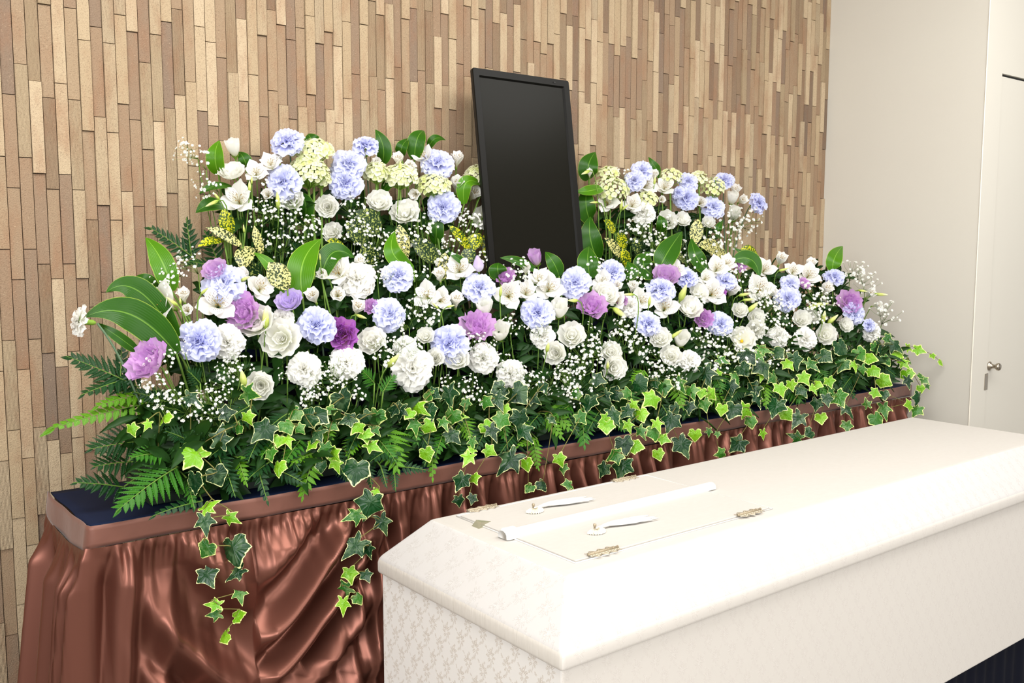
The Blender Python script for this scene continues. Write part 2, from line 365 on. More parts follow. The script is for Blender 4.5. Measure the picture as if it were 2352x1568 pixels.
# tiles: columns 24 mm wide, 182 mm long, joints stepping by sixths of a tile
TW, TL = 0.02405, 0.1822
SEQ = [-1, -1, 1, 1, -2, 2, -2, 1, 1, -1, -1, 2, -1, -1, 1, -2, 2, 1, -2, 1, -1, 2]
tr = random.Random(3)
def tile_v(x0, x1, z0, z1, th):
    y1 = 0.0; y0 = -th; e = 0.0005
    V = [(x0 + e, y0, z0 + e), (x1 - e, y0, z0 + e), (x1 - e, y0, z1 - e), (x0 + e, y0, z1 - e), (x0, y1, z0), (x1, y1, z0), (x1, y1, z1), (x0, y1, z1)]
    return V, [(0, 1, 2, 3), (4, 5, 1, 0), (5, 6, 2, 1), (6, 7, 3, 2), (7, 4, 0, 3)]
TILES = []
for kk in range(26):                                   # 26 glazed variants, shared by the single tiles
    k = (kk / 12.0 * 0.46) if kk < 13 else 0.56 + (kk - 13) / 12.0 * 0.44
    th = 0.0070 + (0.0032 if k > 0.5 else 0.0) + (kk % 4) * 0.0009
    V, F = tile_v(-TW / 2 + 0.0003, TW / 2 - 0.0003, 0.0003, TL - 0.0003, th)
    TILES.append(mesh('tile', V, F, MAT['tile'], {'k': [k] * 8, 'q': [tr.random()] * 8}, False))
wall_back_tiles = []
cols = int((WX + 2.2) / TW); stuff = MB(); phase = 0; last = 0.3; cand = []
for ci in range(cols):
    xc = WX - TW * (ci + 0.5)
    phase = (phase + SEQ[ci % 22] if tr.random() < 0.7 else phase + tr.choice((-2, -1, 1, 2, 3))) % 6
    z = -TL + phase * TL / 6 + 0.055
    light = tr.random() < 0.5
    while z < CEIL:
        light = (tr.random() < (0.35 if last > 0.5 else 0.62))
        k = tr.uniform(0.56, 1.0) if light else tr.uniform(0.0, 0.46)
        if z > -0.0 or True: cand.append((xc, z, k))
        z += TL; last = k if tr.random() < 0.5 else 1 - k
def seen_rank(c):
    xc, z, k = c; p = Vector((xc, WALL_Y, z + TL / 2)); d = p - CP
    X = 1176 + F_PX * d.dot(RIGHT) / d.dot(FWD); Yp = 784 - F_PX * d.dot(UP) / d.dot(FWD)
    return X, Yp, d.dot(FWD)
single = []; rest = []
for c in cand:
    X, Yp, dd = seen_rank(c)
    vis = -20 < X < 2000 and -60 < Yp < 1600 and not (X > 380 and Yp > 640) and not (X > 150 and Yp > 1150)
    (single if vis else rest).append((dd, c))
single.sort(key=lambda t_: t_[0]); rest += single[300:]; single = single[:300]
for dd, (xc, z, k) in single:
    vi = min(range(26), key=lambda i: abs(((i / 12.0 * 0.46) if i < 13 else 0.56 + (i - 13) / 12.0 * 0.44) - k) + tr.random() * 0.02)
    link('tile', TILES[vi], wall_back, Matrix.Translation((xc, WALL_Y + 0.0092, z)))
for dd, (xc, z, k) in rest:
    z0, z1 = max(z + 0.0003, 0.0), min(z + TL - 0.0003, CEIL)
    if z1 - z0 < 0.01: continue
    V, F = tile_v(xc - TW / 2 + 0.0003, xc + TW / 2 - 0.0003, z0, z1, 0.0070 + (0.0032 if k > 0.5 else 0) + tr.randrange(4) * 0.0009)
    stuff.add([(v[0], v[1] + WALL_Y + 0.0092, v[2]) for v in V], F, k=k, q=tr.random())
so = stuff.build('tile_field', MAT['tile'], wall_back, smooth=False); so['kind'] = 'stuff'

# ================================================================ display table, cloths, riser, trays
TX0, TX1, TY0, TY1, TZ = 0.382, 2.947, 1.622, 1.905, 0.935
tb = tag(empty('display_table', ((TX0 + TX1) / 2, (TY0 + TY1) / 2, 0)), 'long narrow display table under the flowers, covered in navy cloth and brown satin', 'table')
cx, cy = tb.location.x, tb.location.y
MB().box((TX0 + 0.006 - cx, TY0 + 0.006 - cy, TZ - 0.03), (TX1 - 0.006 - cx, TY1 - 0.004 - cy, TZ - 0.004)).build('tabletop', MAT['wood'], tb, smooth=False)
for x in (TX0 + 0.05, TX1 - 0.05):
    for y in (TY0 + 0.05, TY1 - 0.05):
        MB().tube([(x - cx, y - cy, 0), (x - cx, y - cy, TZ - 0.03)], 0.014, n=10).build('leg', MAT['steel'], tb)
# navy cloth: a sheet with small creases and a turned-down lip
def cloth_top():
    nx, ny = 120, 14; V = []
    for j in range(ny):
        for i in range(nx):
            x = TX0 + (TX1 - TX0) * i / (nx - 1); y = TY0 + (TY1 - TY0) * j / (ny - 1)
            z = TZ + 0.0012 + 0.0012 * math.sin(9 * x + 14 * y) * math.sin(23 * y + 3)
            V.append((x + 0.001 * math.sin(40 * y), y, z))
    return V, grid_faces(nx, ny)
V, F = cloth_top()
nv = mesh('navy_cloth', V, F, MAT['navy']); nvo = link('navy_cloth', nv)
sm = nvo.modifiers.new('solid', 'SOLIDIFY'); sm.thickness = 0.002; sm.offset = -1
tag(nvo, 'navy blue cloth lying flat on the table, bare at its left end', 'cloth')
# brown satin skirt: band + gathered drape, front and left side
skirt = tag(empty('table_skirt', (TX0, TY0, 0)), 'gathered brown satin skirt hanging round the flower table', 'table skirt')
BH = 0.037
def band_pt(s, t):
    """s along: <0 on the left end (towards the wall), >0 along the front; t 0 top .. 1 bottom"""
    wv = 0.0016 * math.sin(21 * s + 1.3 * t) + 0.0012 * math.sin(47 * s)
    if s < 0:
        dip = 0.010 * math.sin(math.pi * min(1, -s / 0.283)) * t
        return Vector((-0.004 - wv - 0.004 * t, -s, TZ + 0.0035 - 0.004 * math.sin(math.pi * min(1, -s / 0.283)) - BH * t * 1.15 - dip))
    return Vector((s, -0.004 - wv, TZ + 0.0035 - BH * t))
ss = [-0.283 + 0.283 * i / 30 for i in range(30)] + [2.565 * i / 260 for i in range(261)]
V = []
for j in range(6):
    for s_ in ss: V.append(band_pt(s_, j / 5))
bm = mesh('band', V, grid_faces(len(ss), 6), MAT['satin_band']); bo = link('band', bm, skirt)
sm = bo.modifiers.new('solid', 'SOLIDIFY'); sm.thickness = 0.002; sm.offset = 0
def fold(s, t):
    """outward displacement of the drape (m); t metres below the band"""
    env = min(1.0, t / 0.02)
    # fine gathers just under the band
    g = 0.0065 * math.exp(-t / 0.035) * (math.sin(2 * math.pi * s / 0.019 + 2.2 * math.sin(9 * s)) + 0.6 * math.sin(2 * math.pi * s / 0.031 + 1))
    # long pleats, fanning
    sw = s + 0.12 * t * math.sin(4.1 * s + 0.6)
    ph = sw / 0.066 + 0.35 * math.sin(11 * sw) + 0.25 * math.sin(23 * sw + 1)
    lng = 0.019 * min(1, t / 0.07) * (math.sin(2 * math.pi * ph) + 0.22 * math.sin(2 * math.pi * ph * 2.3 + 2.0 * math.sin(3 * s)))
    # swag caught up at the left front: folds sweep in from both sides towards a low centre
    s0 = 0.275; w = 1.0 / (1.0 + (abs(s - s0) / (0.17 if s < s0 else 0.235)) ** 6) if s > 0.0 else 0.0; w *= min(1, max(0, (s - .03) / .06))
    a = math.sqrt((s - s0) ** 2 + 0.06 ** 2); k = 0.50 if s < s0 else 0.66
    u = a + k * t + 0.5 * t * t
    q = u / (0.112 if s < s0 else 0.098) + 0.16 * math.sin(17 * u + (0 if s < s0 else 1.3))
    sg = 0.029 * (math.sin(2 * math.pi * q) + 0.10 * math.sin(4.6 * math.pi * q + 1)) * min(1, t / 0.06) * min(1, (abs(s - s0) + .02) / 0.05) 
    if s < 0: lng *= 1.25; env *= min(1.0, .35 + t / .12)
    d = g + lng * (1 - 0.92 * w) + sg * w
    return env * d
def drape_pt(s, t):
    z = TZ + 0.0035 - BH - t; d = fold(s, t) + 0.004 + 0.05 * t * (1 if s < 0 else 0.3)
    flare = 0.10 * t
    if s < 0:
        z -= 0.012 * math.sin(math.pi * min(1, -s / 0.283)) + BH * 0.1
        return Vector((-0.006 - d - flare * (0.35 + 0.65 * min(1, -s / 0.283)), -s, z))
    if s < 0.02:                                        # round the corner
        f_ = s / 0.02
        return Vector((-0.006 * (1 - f_) - (d + flare * 0.35) * (1 - f_) + s * f_, -(0.006 + d) * f_ , z))
    return Vector((s, -0.006 - d, z))
S = [-0.283 + 0.283 * i / 90 for i in range(90)] + [0.02 * i / 8 for i in range(8)] + [0.02 + 0.78 * i / 300 for i in range(300)] + [0.80 + 1.765 * i / 420 for i in range(421)]
T = [0.30 * (i / 80) for i in range(81)] + [0.30 + 0.56 * (i / 24) for i in range(1, 25)]
V = [drape_pt(s_, t_) for t_ in T for s_ in S]
dm = mesh('drape', V, grid_faces(len(S), len(T)), MAT['satin']); link('drape', dm, skirt)
# riser at the wall for the rear flowers and the monitor
RZ = 1.18
rs = tag(empty('flower_riser', (1.6, 2.0, 0)), 'raised navy covered step at the wall behind the front flowers', 'stand')
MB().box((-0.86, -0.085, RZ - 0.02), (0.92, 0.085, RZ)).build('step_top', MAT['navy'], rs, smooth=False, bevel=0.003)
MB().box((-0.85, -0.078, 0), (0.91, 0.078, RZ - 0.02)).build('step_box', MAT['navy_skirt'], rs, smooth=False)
# trays of floral foam
def tray(name, x0, x1, y0, y1, z0, h, label):
    t = tag(empty(name, ((x0 + x1) / 2, (y0 + y1) / 2, z0)), label, 'flower tray'); a, b = (x1 - x0) / 2, (y1 - y0) / 2
    m = MB().box((-a, -b, 0), (a, b, 0.006))
    m.box((-a, -b, 0.006), (a, -b + 0.003, 0.03)).box((-a, b - 0.003, 0.006), (a, b, 0.03)).box((-a, -b, 0.006), (-a + 0.003, b, 0.03)).box((a - 0.003, -b, 0.006), (a, b, 0.03))
    m.build('tray_shell', MAT['tray'], t, smooth=False)
    MB().box((-a + 0.006, -b + 0.006, 0.006), (a - 0.006, b - 0.006, h)).build('floral_foam', MAT['foam'], t, smooth=False, bevel=0.004)
tray('flower_tray', 0.50, 2.86, 1.685, 1.83, TZ + 0.004, 0.075, 'long dark tray of floral foam under the front flowers')
tray('flower_tray', 0.76, 1.36, 1.935, 2.07, RZ, 0.09, 'dark foam tray under the rear flowers left of the monitor')
tray('flower_tray', 1.86, 2.48, 1.935, 2.07, RZ, 0.09, 'dark foam tray under the rear flowers right of the monitor')

# ================================================================ monitor on its stand
MWd, MHt = 0.326, 0.565
mon = tag(empty('monitor', (1.593, 1.918, RZ)), 'black flat monitor standing upright on end, leaning back between the rear flowers', 'monitor')
lean = Matrix.Translation((0, 0.0, 0.11)) @ Matrix.Rotation(R(-8), 4, 'X')
hw = MWd / 2
def rrect(x, z, r, n=5):
    P = []
    for cx_, cz_, a0 in ((x - r, z[1] - r, 0), (-x + r, z[1] - r, 90), (-x + r, z[0] + r, 180), (x - r, z[0] + r, 270)):
        for i in range(n): a = R(a0 + 90 * i / (n - 1)); P.append((cx_ + r * math.cos(a), cz_ + r * math.sin(a)))
    return P
def ring_loft(loops, name, mat, parent, M, cap0=False, cap1=False, smooth=False):
    n = len(loops[0][0]); V = []
    for P, y in loops: V += [(p[0], y, p[1]) for p in P]
    F = grid_faces(n, len(loops), 0, True)
    if cap0: F.append(tuple(range(n)))
    if cap1: F.append(tuple(range((len(loops) - 1) * n, len(loops) * n))[::-1])
    o = link(name, mesh(name, V, F, mat, smooth=smooth), parent, M); return o
bz = 0.0225
ring_loft([(rrect(hw, (0, MHt), 0.006), 0.0), (rrect(hw - 0.001, (0.001, MHt - 0.001), 0.006), -0.003), (rrect(hw - bz + 0.004, (bz - 0.004, MHt - bz + 0.004), 0.002), -0.003),
           (rrect(hw - bz, (bz, MHt - bz), 0.001), 0.003)], 'bezel', MAT['monitor'], mon, lean)
ring_loft([(rrect(hw, (0, MHt), 0.006), 0.0), (rrect(hw - 0.001, (0.001, MHt - 0.001), 0.006), 0.010), (rrect(hw - 0.02, (0.02, MHt - 0.02), 0.01), 0.028)], 'back_shell', MAT['monitor_edge'], mon, lean, cap1=True)
ring_loft([(rrect(hw - bz, (bz, MHt - bz), 0.001), 0.0025)], 'screen', MAT['screen'], mon, lean, cap0=True)
MB().box((0.105, -0.0045, MHt - 0.0125), (0.113, -0.0025, MHt - 0.0095)).build('button', MAT['monitor_edge'], mon, smooth=False, M=lean)
MB().box((-0.03, 0.028, 0.20), (0.03, 0.045, 0.26)).build('mount', MAT['monitor_edge'], mon, smooth=False, M=lean)
MB().box((-0.02, 0.052, 0.0), (0.02, 0.075, 0.36)).box((-0.022, 0.045, 0.30), (0.022, 0.07, 0.36)).build('stand_post', MAT['monitor_edge'], mon, smooth=False)
MB().box((-0.10, -0.01, 0), (0.10, 0.14, 0.008)).build('stand_foot', MAT['monitor_edge'], mon, smooth=False, bevel=0.002)

# ================================================================ coffin and its bier
CX0, CX1, CY0, CY1 = 0.812, 2.557, 0.929, 1.433
LZ, LR, LB = 0.920, 0.845, 0.817; TXa, TXb, TYa, TYb = 0.882, 2.487, 0.997, 1.362
CB = 0.4785
cof = tag(empty('coffin', ((CX0 + CX1) / 2, (CY0 + CY1) / 2, CB)), 'cream and white brocade coffin with a sloping-edged lid, in the foreground', 'coffin')
ox, oy = cof.location.x, cof.location.y
def L(x, y, z): return (x - ox, y - oy, z - CB)
ins = 0.007
def face(V, name, mat, parent, th=0.0): return link(name, mesh(name, V, [tuple(range(len(V)))], mat, smooth=False), parent)
# body: one mesh, three woven cloth faces
b0, b1 = L(CX0 + ins, CY0 + ins, CB), L(CX1 - ins, CY1 - ins, LB + 0.004)
mb = MB().box(b0, b1); bo = mb.build('body', MAT['cloth_side'], cof, smooth=False, bevel=0.004)
bo.data.materials.append(MAT['cloth_end'])
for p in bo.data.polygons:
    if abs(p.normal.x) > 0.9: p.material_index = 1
# lid
rg = [((CX0, CY0, LB), (CX1, CY1, LB)), ((CX0, CY0, LR), (CX1, CY1, LR)), ((TXa, TYa, LZ), (TXb, TYb, LZ))]
V = []
for (p, q) in rg:
    V += [L(p[0], p[1], p[2]), L(q[0], p[1], p[2]), L(q[0], q[1], p[2]), L(p[0], q[1], p[2])]
F = grid_faces(4, 3, 0, True) + [(8, 9, 10, 11), (3, 2, 1, 0)]
lid = link('lid', mesh('lid', V, F, MAT['cloth_slope'], smooth=True), cof)
for nm in ('cloth_rim', 'cloth_top', 'cloth_side'): lid.data.materials.append(MAT[nm])
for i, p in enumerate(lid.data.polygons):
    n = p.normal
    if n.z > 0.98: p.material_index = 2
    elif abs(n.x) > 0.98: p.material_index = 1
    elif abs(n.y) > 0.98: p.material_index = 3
bv = lid.modifiers.new('bevel', 'BEVEL'); bv.width = 0.007; bv.segments = 4; bv.limit_method = 'ANGLE'; bv.angle_limit = R(20)
# viewing doors let into the lid
def door_leaf(y0, y1):
    d = MB().box(L(0.930, y0, LZ - 0.002), L(1.403, y1, LZ + 0.0032)).build('viewing_door', MAT['cloth_top'], lid, smooth=False, bevel=0.0018)
    return d
d_rear = door_leaf(1.1925, 1.340); d_near = door_leaf(1.034, 1.1895)
MB().tube([L(0.926, 1.345, LZ + 0.001), L(1.407, 1.345, LZ + 0.001), L(1.407, 1.029, LZ + 0.001), L(0.926, 1.029, LZ + 0.001), L(0.926, 1.345, LZ + 0.001)], 0.0013, n=6).build('piping', MAT['white_satin'], lid)
# central batten with a rounded end
bb = MB(); prof = []
def batten(x0, x1, yc, hwid, h):
    n = 9; V = []
    for x in (x0, x0 + 0.004, x1 - 0.01, x1 - 0.003, x1):
        sc = 0.8 if x in (x0, x1) else 1.0
        for i in range(n):
            a = math.pi * i / (n - 1); V.append(L(x, yc + hwid * sc * math.cos(a), LZ + 0.002 + h * sc * math.sin(a) ** 0.6))
    F = grid_faces(n, 5) + [tuple(range(n)), tuple(range(4 * n, 5 * n))[::-1]]
    return V, F
V, F = batten(0.918, 1.434, 1.191, 0.0105, 0.012); bb.add(V, F); bb.build('batten', MAT['white_satin'], lid)
V, F = batten(0.910, 0.938, 1.191, 0.0145, 0.016); MB().add(V, F).build('batten_cap', MAT['white_satin'], lid)
# ornate hinges
def hinge(x, y):
    m = MB(); W = 0.031
    for sgn in (1, -1):
        P = []
        for i in range(17):
            u = -1 + 2 * i / 16; e = 0.0085 + 0.0035 * math.cos(u * math.pi * 3.5) * (1 - 0.3 * abs(u)) - 0.003 * abs(u)
            P.append((u * W, sgn * e))
        V = []; F = []
        for px_, py_ in P:
            V += [L(x + px_, y + sgn * 0.001, LZ + 0.0050), L(x + px_, y + py_, LZ + 0.0046), L(x + px_, y + py_ * 1.04, LZ + 0.003)]
        for i in range(16):
            a = i * 3; F += [(a, a + 3, a + 4, a + 1), (a + 1, a + 4, a + 5, a + 2)]
        m.add(V, F)
    o = m.build('hinge', MAT['silver'], lid, smooth=False)
    k = MB().tube([L(x - W - 0.001, y, LZ + 0.006), L(x + W + 0.001, y, LZ + 0.006)], 0.0022, n=10)
    for i in range(-3, 4, 1):
        k.tube([L(x + i * W / 3 - 0.0006, y, LZ + 0.006), L(x + i * W / 3 + 0.0006, y, LZ + 0.006)], 0.0027, n=10)
    k.build('pin', MAT['silver_dark'], o)
    e = MB(); rr = random.Random(int(x * 1000))
    for sgn in (1, -1):
        for i in range(9):
            u = -0.85 + 1.7 * i / 8; c = [L(x + u * W + 0.0022 * math.cos(a), y + sgn * (0.0062 + 0.0016 * math.sin(a)), LZ + 0.0052) for a in [j * math.pi / 4 for j in range(7)]]
            e.tube(c, 0.0005, n=4)
        c = [L(x + (-1 + 2 * j / 32) * W, y + sgn * (0.0098 + 0.0032 * math.cos((-1 + 2 * j / 32) * math.pi * 3.5)), LZ + 0.0048) for j in range(33)]
        e.tube(c, 0.0006, n=4)
    e.build('scrollwork', MAT['silver_dark'], o)
for hx, hy in ((0.984, 1.347), (1.340, 1.342), (1.342, 1.030), (0.989, 1.035)): hinge(hx, hy)
# shell-shaped knobs with white tassels
def shell(x, y):
    m = MB(); n = 13; V = []; Fc = []
    for j in range(4):
        rr_ = [0.002, 0.009, 0.0145, 0.0155][j]; hz = [0.006, 0.0065, 0.0035, 0.001][j]
        for i in range(2 * n - 1):
            a = math.pi + math.pi * i / (2 * n - 2); lob = 1 + (0.08 if i % 2 == 0 else -0.03) * (j > 1)
            V.append(L(x + rr_ * lob * math.cos(a) * 1.15, y + rr_ * lob * math.sin(a), LZ + 0.0032 + hz + (0.0012 if i % 2 == 0 else -0.0008)))
    m.add(V, grid_faces(2 * n - 1, 4)); o = m.build('shell_knob', MAT['silver'], lid, smooth=False)
    gr = MB()
    for i in range(7):
        a = math.pi + math.pi * (i + 0.5) / 7
        gr.tube([L(x + 0.005 * math.cos(a), y + 0.005 * math.sin(a), LZ + 0.0105), L(x + 0.017 * math.cos(a), y + 0.0148 * math.sin(a), LZ + 0.0055)], 0.0006, n=4)
    gr.build('groove', MAT['silver_dark'], o)
    MB().lathe([(0, 0.012), (0.0022, 0.0115), (0.003, 0.009), (0.002, 0.006), (0.0015, 0.0)], 10, Matrix.Translation(L(x, y + 0.002, LZ + 0.006))).build('finial', MAT['silver_dark'], o)
    ts = MB(); rr = random.Random(4)
    for k in range(34):                                  # threads of the tassel lying on the door
        a = rr.uniform(-1, 1); ln = rr.uniform(0.085, 0.125)
        P = [L(x + 0.012 + q * ln, y + 0.008 + a * 0.014 * min(1, max(0, q - 0.18) * 2.2) - q * 0.012, LZ + 0.0058 + 0.006 * max(0, math.sin(min(1, q * 1.1) * math.pi)) * (1 - abs(a)) + rr.uniform(0, 0.002)) for q in [i / 6 for i in range(7)]]
        ts.tube(P, 0.0017, 0.0010, n=5)
    ts.tube([L(x, y, LZ + 0.010), L(x + 0.014, y + 0.006, LZ + 0.0075), L(x + 0.035, y + 0.006, LZ + 0.008)], 0.0012, 0.003, n=6)
    ts.build('tassel', MAT['white_satin'], o)
shell(1.047, 1.276); shell(1.050, 1.118)
# wedge-shaped clasp
V = [L(*p) for p in ((0.914, 1.262, LZ), (0.914, 1.283, LZ), (0.950, 1.280, LZ), (0.956, 1.268, LZ), (0.922, 1.264, LZ + 0.009), (0.922, 1.280, LZ + 0.010), (0.952, 1.276, LZ + 0.003))]
link('clasp', mesh('clasp', V, [(0, 1, 5, 4), (4, 5, 6), (1, 2, 6, 5), (0, 4, 6, 3), (2, 3, 6), (0, 3, 2, 1)], MAT['silver_clasp'], smooth=False), lid)
bier = tag(empty('coffin_stand', (ox, oy, 0)), 'low stand with a dark navy pleated skirt under the coffin', 'stand')
MB().box((CX0 + 0.03 - ox, CY0 + 0.03 - oy, CB - 0.036), (CX1 - 0.03 - ox, CY1 - 0.03 - oy, CB - 0.001)).build('stand_top', MAT['wood'], bier, smooth=False)
V = []; per = []
x0, x1, y0, y1 = CX0 + 0.022 - ox, CX1 - 0.022 - ox, CY0 + 0.022 - oy, CY1 - 0.022 - oy
for (a, b, n) in (((x0, y0), (x1, y0), 360), ((x1, y0), (x1, y1), 100), ((x1, y1), (x0, y1), 200), ((x0, y1), (x0, y0), 100)):
    for i in range(n):
        t_ = i / n; dx, dy = b[0] - a[0], b[1] - a[1]; ll = math.hypot(dx, dy); per.append((a[0] + dx * t_, a[1] + dy * t_, dy / ll, -dx / ll))
for j in range(12):
    for i, (a, b, nx_, ny_) in enumerate(per):
        d = 0.006 * (0.35 + 0.65 * j / 11) * (math.sin(i * 0.62 + 0.8 * math.sin(i * 0.05)) + 0.5 * math.sin(i * 0.27)) + 0.003
        V.append((a + nx_ * d, b + ny_ * d, (CB - 0.003) * (1 - j / 11) + 0.001))
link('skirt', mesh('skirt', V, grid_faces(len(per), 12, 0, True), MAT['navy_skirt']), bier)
# ================================================================ labels: what it looks like + where, by findable neighbours
LM = [(170, 735, 'the far-left side-on white carnation'), (657, 316, 'the topmost lavender carnation'), (537, 336, 'the tall cream bud upper left'),
      (340, 828, 'the leftmost purple bloom'), (451, 781, 'the big leftmost lavender carnation'), (645, 776, 'the round open white bloom'),
      (787, 768, 'the deep purple bloom'), (1095, 749, 'the purple bloom left of centre'), (1360, 705, 'the pink-purple bloom below the monitor'),
      (1230, 590, 'the bell-shaped pink bud'), (1951, 693, 'the rightmost purple bloom'), (1749, 463, 'the lone right-leaning lavender carnation'),
      (1923, 590, 'the lone far-right upright leaf'), (702, 600, 'the tallest broad centre-left leaf'), (1031, 787, 'the big central lavender carnation'),
      (949, 846, 'the biggest white carnation'), (1706, 779, 'the yellow-throated open cup'), (558, 868, 'the fat yellow-green bud'),
      (1095, 160, "the monitor's top left corner"), (1335, 440, "the monitor's right edge"), (862, 1285, "the coffin's near left corner"),
      (207, 1213, "the table's front left corner"), (2090, 885, "the table's right end"), (2095, 957, "the coffin lid's far corner"),
      (1105, 1208, "the coffin's silver clasp"), (1437, 1105, "the coffin's far hinge"), (1125, 410, "the hydrangea touching the monitor"),
      (1402, 430, 'the widest hydrangea right of the monitor'), (819, 634, 'the white carnation low in front of leaves'),
      (2161, 833, 'the ivy tip reaching farthest right'), (512, 1461, 'the lowest hanging ivy tip'), (786, 1391, 'the ivy tip beside the coffin')]
USED = set(); LABC = {}
def REL(dx, dy):
    r = math.hypot(dx, dy); far = 'well ' if r > 190 else ('' if r > 80 else 'just ')
    if abs(dx) > 2 * abs(dy): return far + ('right of' if dx > 0 else 'left of')
    if abs(dy) > 2 * abs(dx): return far + ('below' if dy > 0 else 'above')
    return far + ('below' if dy > 0 else 'above') + ' and ' + ('right of' if dx > 0 else 'left of')
def lab(desc, x, y, avoid=None):
    c = sorted(LM, key=lambda m: math.hypot(m[0] - x, (m[1] - y) * 1.2))
    for m in c:
        if avoid and m[2] == avoid: continue
        if math.hypot(m[0] - x, m[1] - y) < 12: continue
        s = '%s %s %s' % (desc, REL(x - m[0], y - m[1]), m[2])
        if s not in USED and len(s.split()) <= 16:
            USED.add(s); return s
    for a in c[:8]:
        for b in c[:8]:
            if a is b: continue
            s = '%s between %s and %s' % (desc, a[2], b[2])
            if s not in USED and len(s.split()) <= 16: USED.add(s); return s
    return desc

# ================================================================ bloom meshes
rg_ = random.Random(11)
def carnation_mesh(seed, mat):
    r = random.Random(seed); m = MB()
    for (el, n, ln, wd) in ((-2, 7, .52, 66), (14, 7, .50, 66), (30, 6, .43, 70), (48, 6, .35, 80), (64, 5, .30, 90), (80, 4, .25, 100)):
        off = r.uniform(0, 360)
        for i in range(n):
            a0 = R(off + 360 * i / n + r.uniform(-12, 12)); e = R(el + r.uniform(-9, 9)); Ln = ln * r.uniform(.88, 1.06)
            f1, f2, p1, p2 = r.uniform(5, 8), r.uniform(11, 16), r.uniform(0, 6), r.uniform(0, 6); am = r.uniform(.04, .075)
            nu, nv = 10, 6; V = []; av = []
            tw = r.uniform(-.15, .15)
            for j in range(nv):
                v = j / (nv - 1)
                for k in range(nu):
                    u = -1 + 2 * k / (nu - 1)
                    half = R(wd / 2) * (0.35 + 0.65 * v); edge = 1 - 0.10 * u * u - (0.045 * (k % 2) if j == nv - 1 else 0)
                    rad = Ln * v * edge; th = u * half
                    x = rad * math.cos(th); y = rad * math.sin(th)
                    z = am * v ** 1.6 * (math.sin(f1 * u + p1) + .42 * math.sin(f2 * u + p2)) - 0.10 * v * v * math.cos(e) + tw * v * u * .2
                    X = x * math.cos(e) - z * math.sin(e); Z = x * math.sin(e) + z * math.cos(e)
                    V.append(((X + .01) * math.cos(a0) - y * math.sin(a0), (X + .01) * math.sin(a0) + y * math.cos(a0), Z * 0.86)); av.append(min(1, v * 1.05))
            m.add(V, grid_faces(nu, nv), v=av)
    return mesh('bloom', m.V, m.F, mat, m.A)
def calyx_mesh():
    m = MB(); m.lathe([(0.02, -.46), (.05, -.45), (.085, -.36), (.095, -.20), (.11, -.04), (.15, .03)], 10, v=.5)
    for i in range(5):
        a = 2 * math.pi * i / 5; m.add([(.09 * math.cos(a - .4), .09 * math.sin(a - .4), -.06), (.09 * math.cos(a + .4), .09 * math.sin(a + .4), -.06), (.17 * math.cos(a), .17 * math.sin(a), .07)], [(0, 1, 2)], v=.5)
    return mesh('calyx', m.V, m.F, MAT['sepal_green'], m.A)
def cup_petal(seed, rad, hgt, half, curl, mat, ruf=.03):
    r = random.Random(seed); nu, nv = 11, 8; V = []; av = []; au = []
    f, p = r.uniform(3, 5), r.uniform(0, 6)
    for j in range(nv):
        v = j / (nv - 1)
        for k in range(nu):
            u = -1 + 2 * k / (nu - 1)
            vv = v * (1 - .13 * u * u)
            rr = rad * (math.sin(min(1.0, vv * 1.15) * math.pi / 2) ** .8) + curl * max(0, vv - .55) ** 2 * 4
            zz = hgt * vv ** 1.25 - curl * max(0, vv - .7) * .9
            th = R(half) * u * (0.55 + .45 * min(1, v * 1.8))
            rr += ruf * v * v * math.sin(f * u * 2 + p); zz += ruf * v ** 3 * math.sin(f * 1.7 * u * 2 + p + 1)
            rr *= 1 - .05 * u
            V.append((rr * math.cos(th), rr * math.sin(th), zz)); av.append(v); au.append(u)
    return mesh('petal', V, grid_faces(nu, nv), mat, {'v': av, 'u': au})
def swirl_mesh(mat, R0=.13, h=.34):
    m = MB(); n = 60; V = []; av = []
    for j in range(5):
        for i in range(n):
            a = i / (n - 1) * math.pi * 5.2; rr = R0 * (0.12 + .88 * i / (n - 1)); v = j / 4
            q = rr * (.45 + .55 * v ** .6) + .006 * math.sin(a * 3.3) * v
            V.append((q * math.cos(a), q * math.sin(a), h * v * (1 - .12 * (i / n)) + .01 * math.sin(a * 2.1) * v)); av.append(.25 + .7 * v)
    m.add(V, grid_faces(n, 5), v=av); return mesh('heart', m.V, m.F, mat, m.A)
def bud_mesh(mat, fat=.16, tw=1.6):
    m = MB(); n = 16; V = []; av = []
    prof = [(0.03, 0), (.55, .07), (.9, .2), (1, .38), (.86, .58), (.6, .76), (.3, .92), (.03, 1.0)]
    for j, (rr, z) in enumerate(prof):
        for i in range(n):
            a = 2 * math.pi * i / n + tw * z; k = 1 + .10 * math.cos(4 * (a - tw * z * 1.0)) * min(1, z * 3)
            V.append((fat * rr * k * math.cos(a), fat * rr * k * math.sin(a), z - .5)); av.append(z)
    m.add(V, grid_faces(n, len(prof), 0, True), v=av); return mesh('bud', m.V, m.F, mat, m.A)
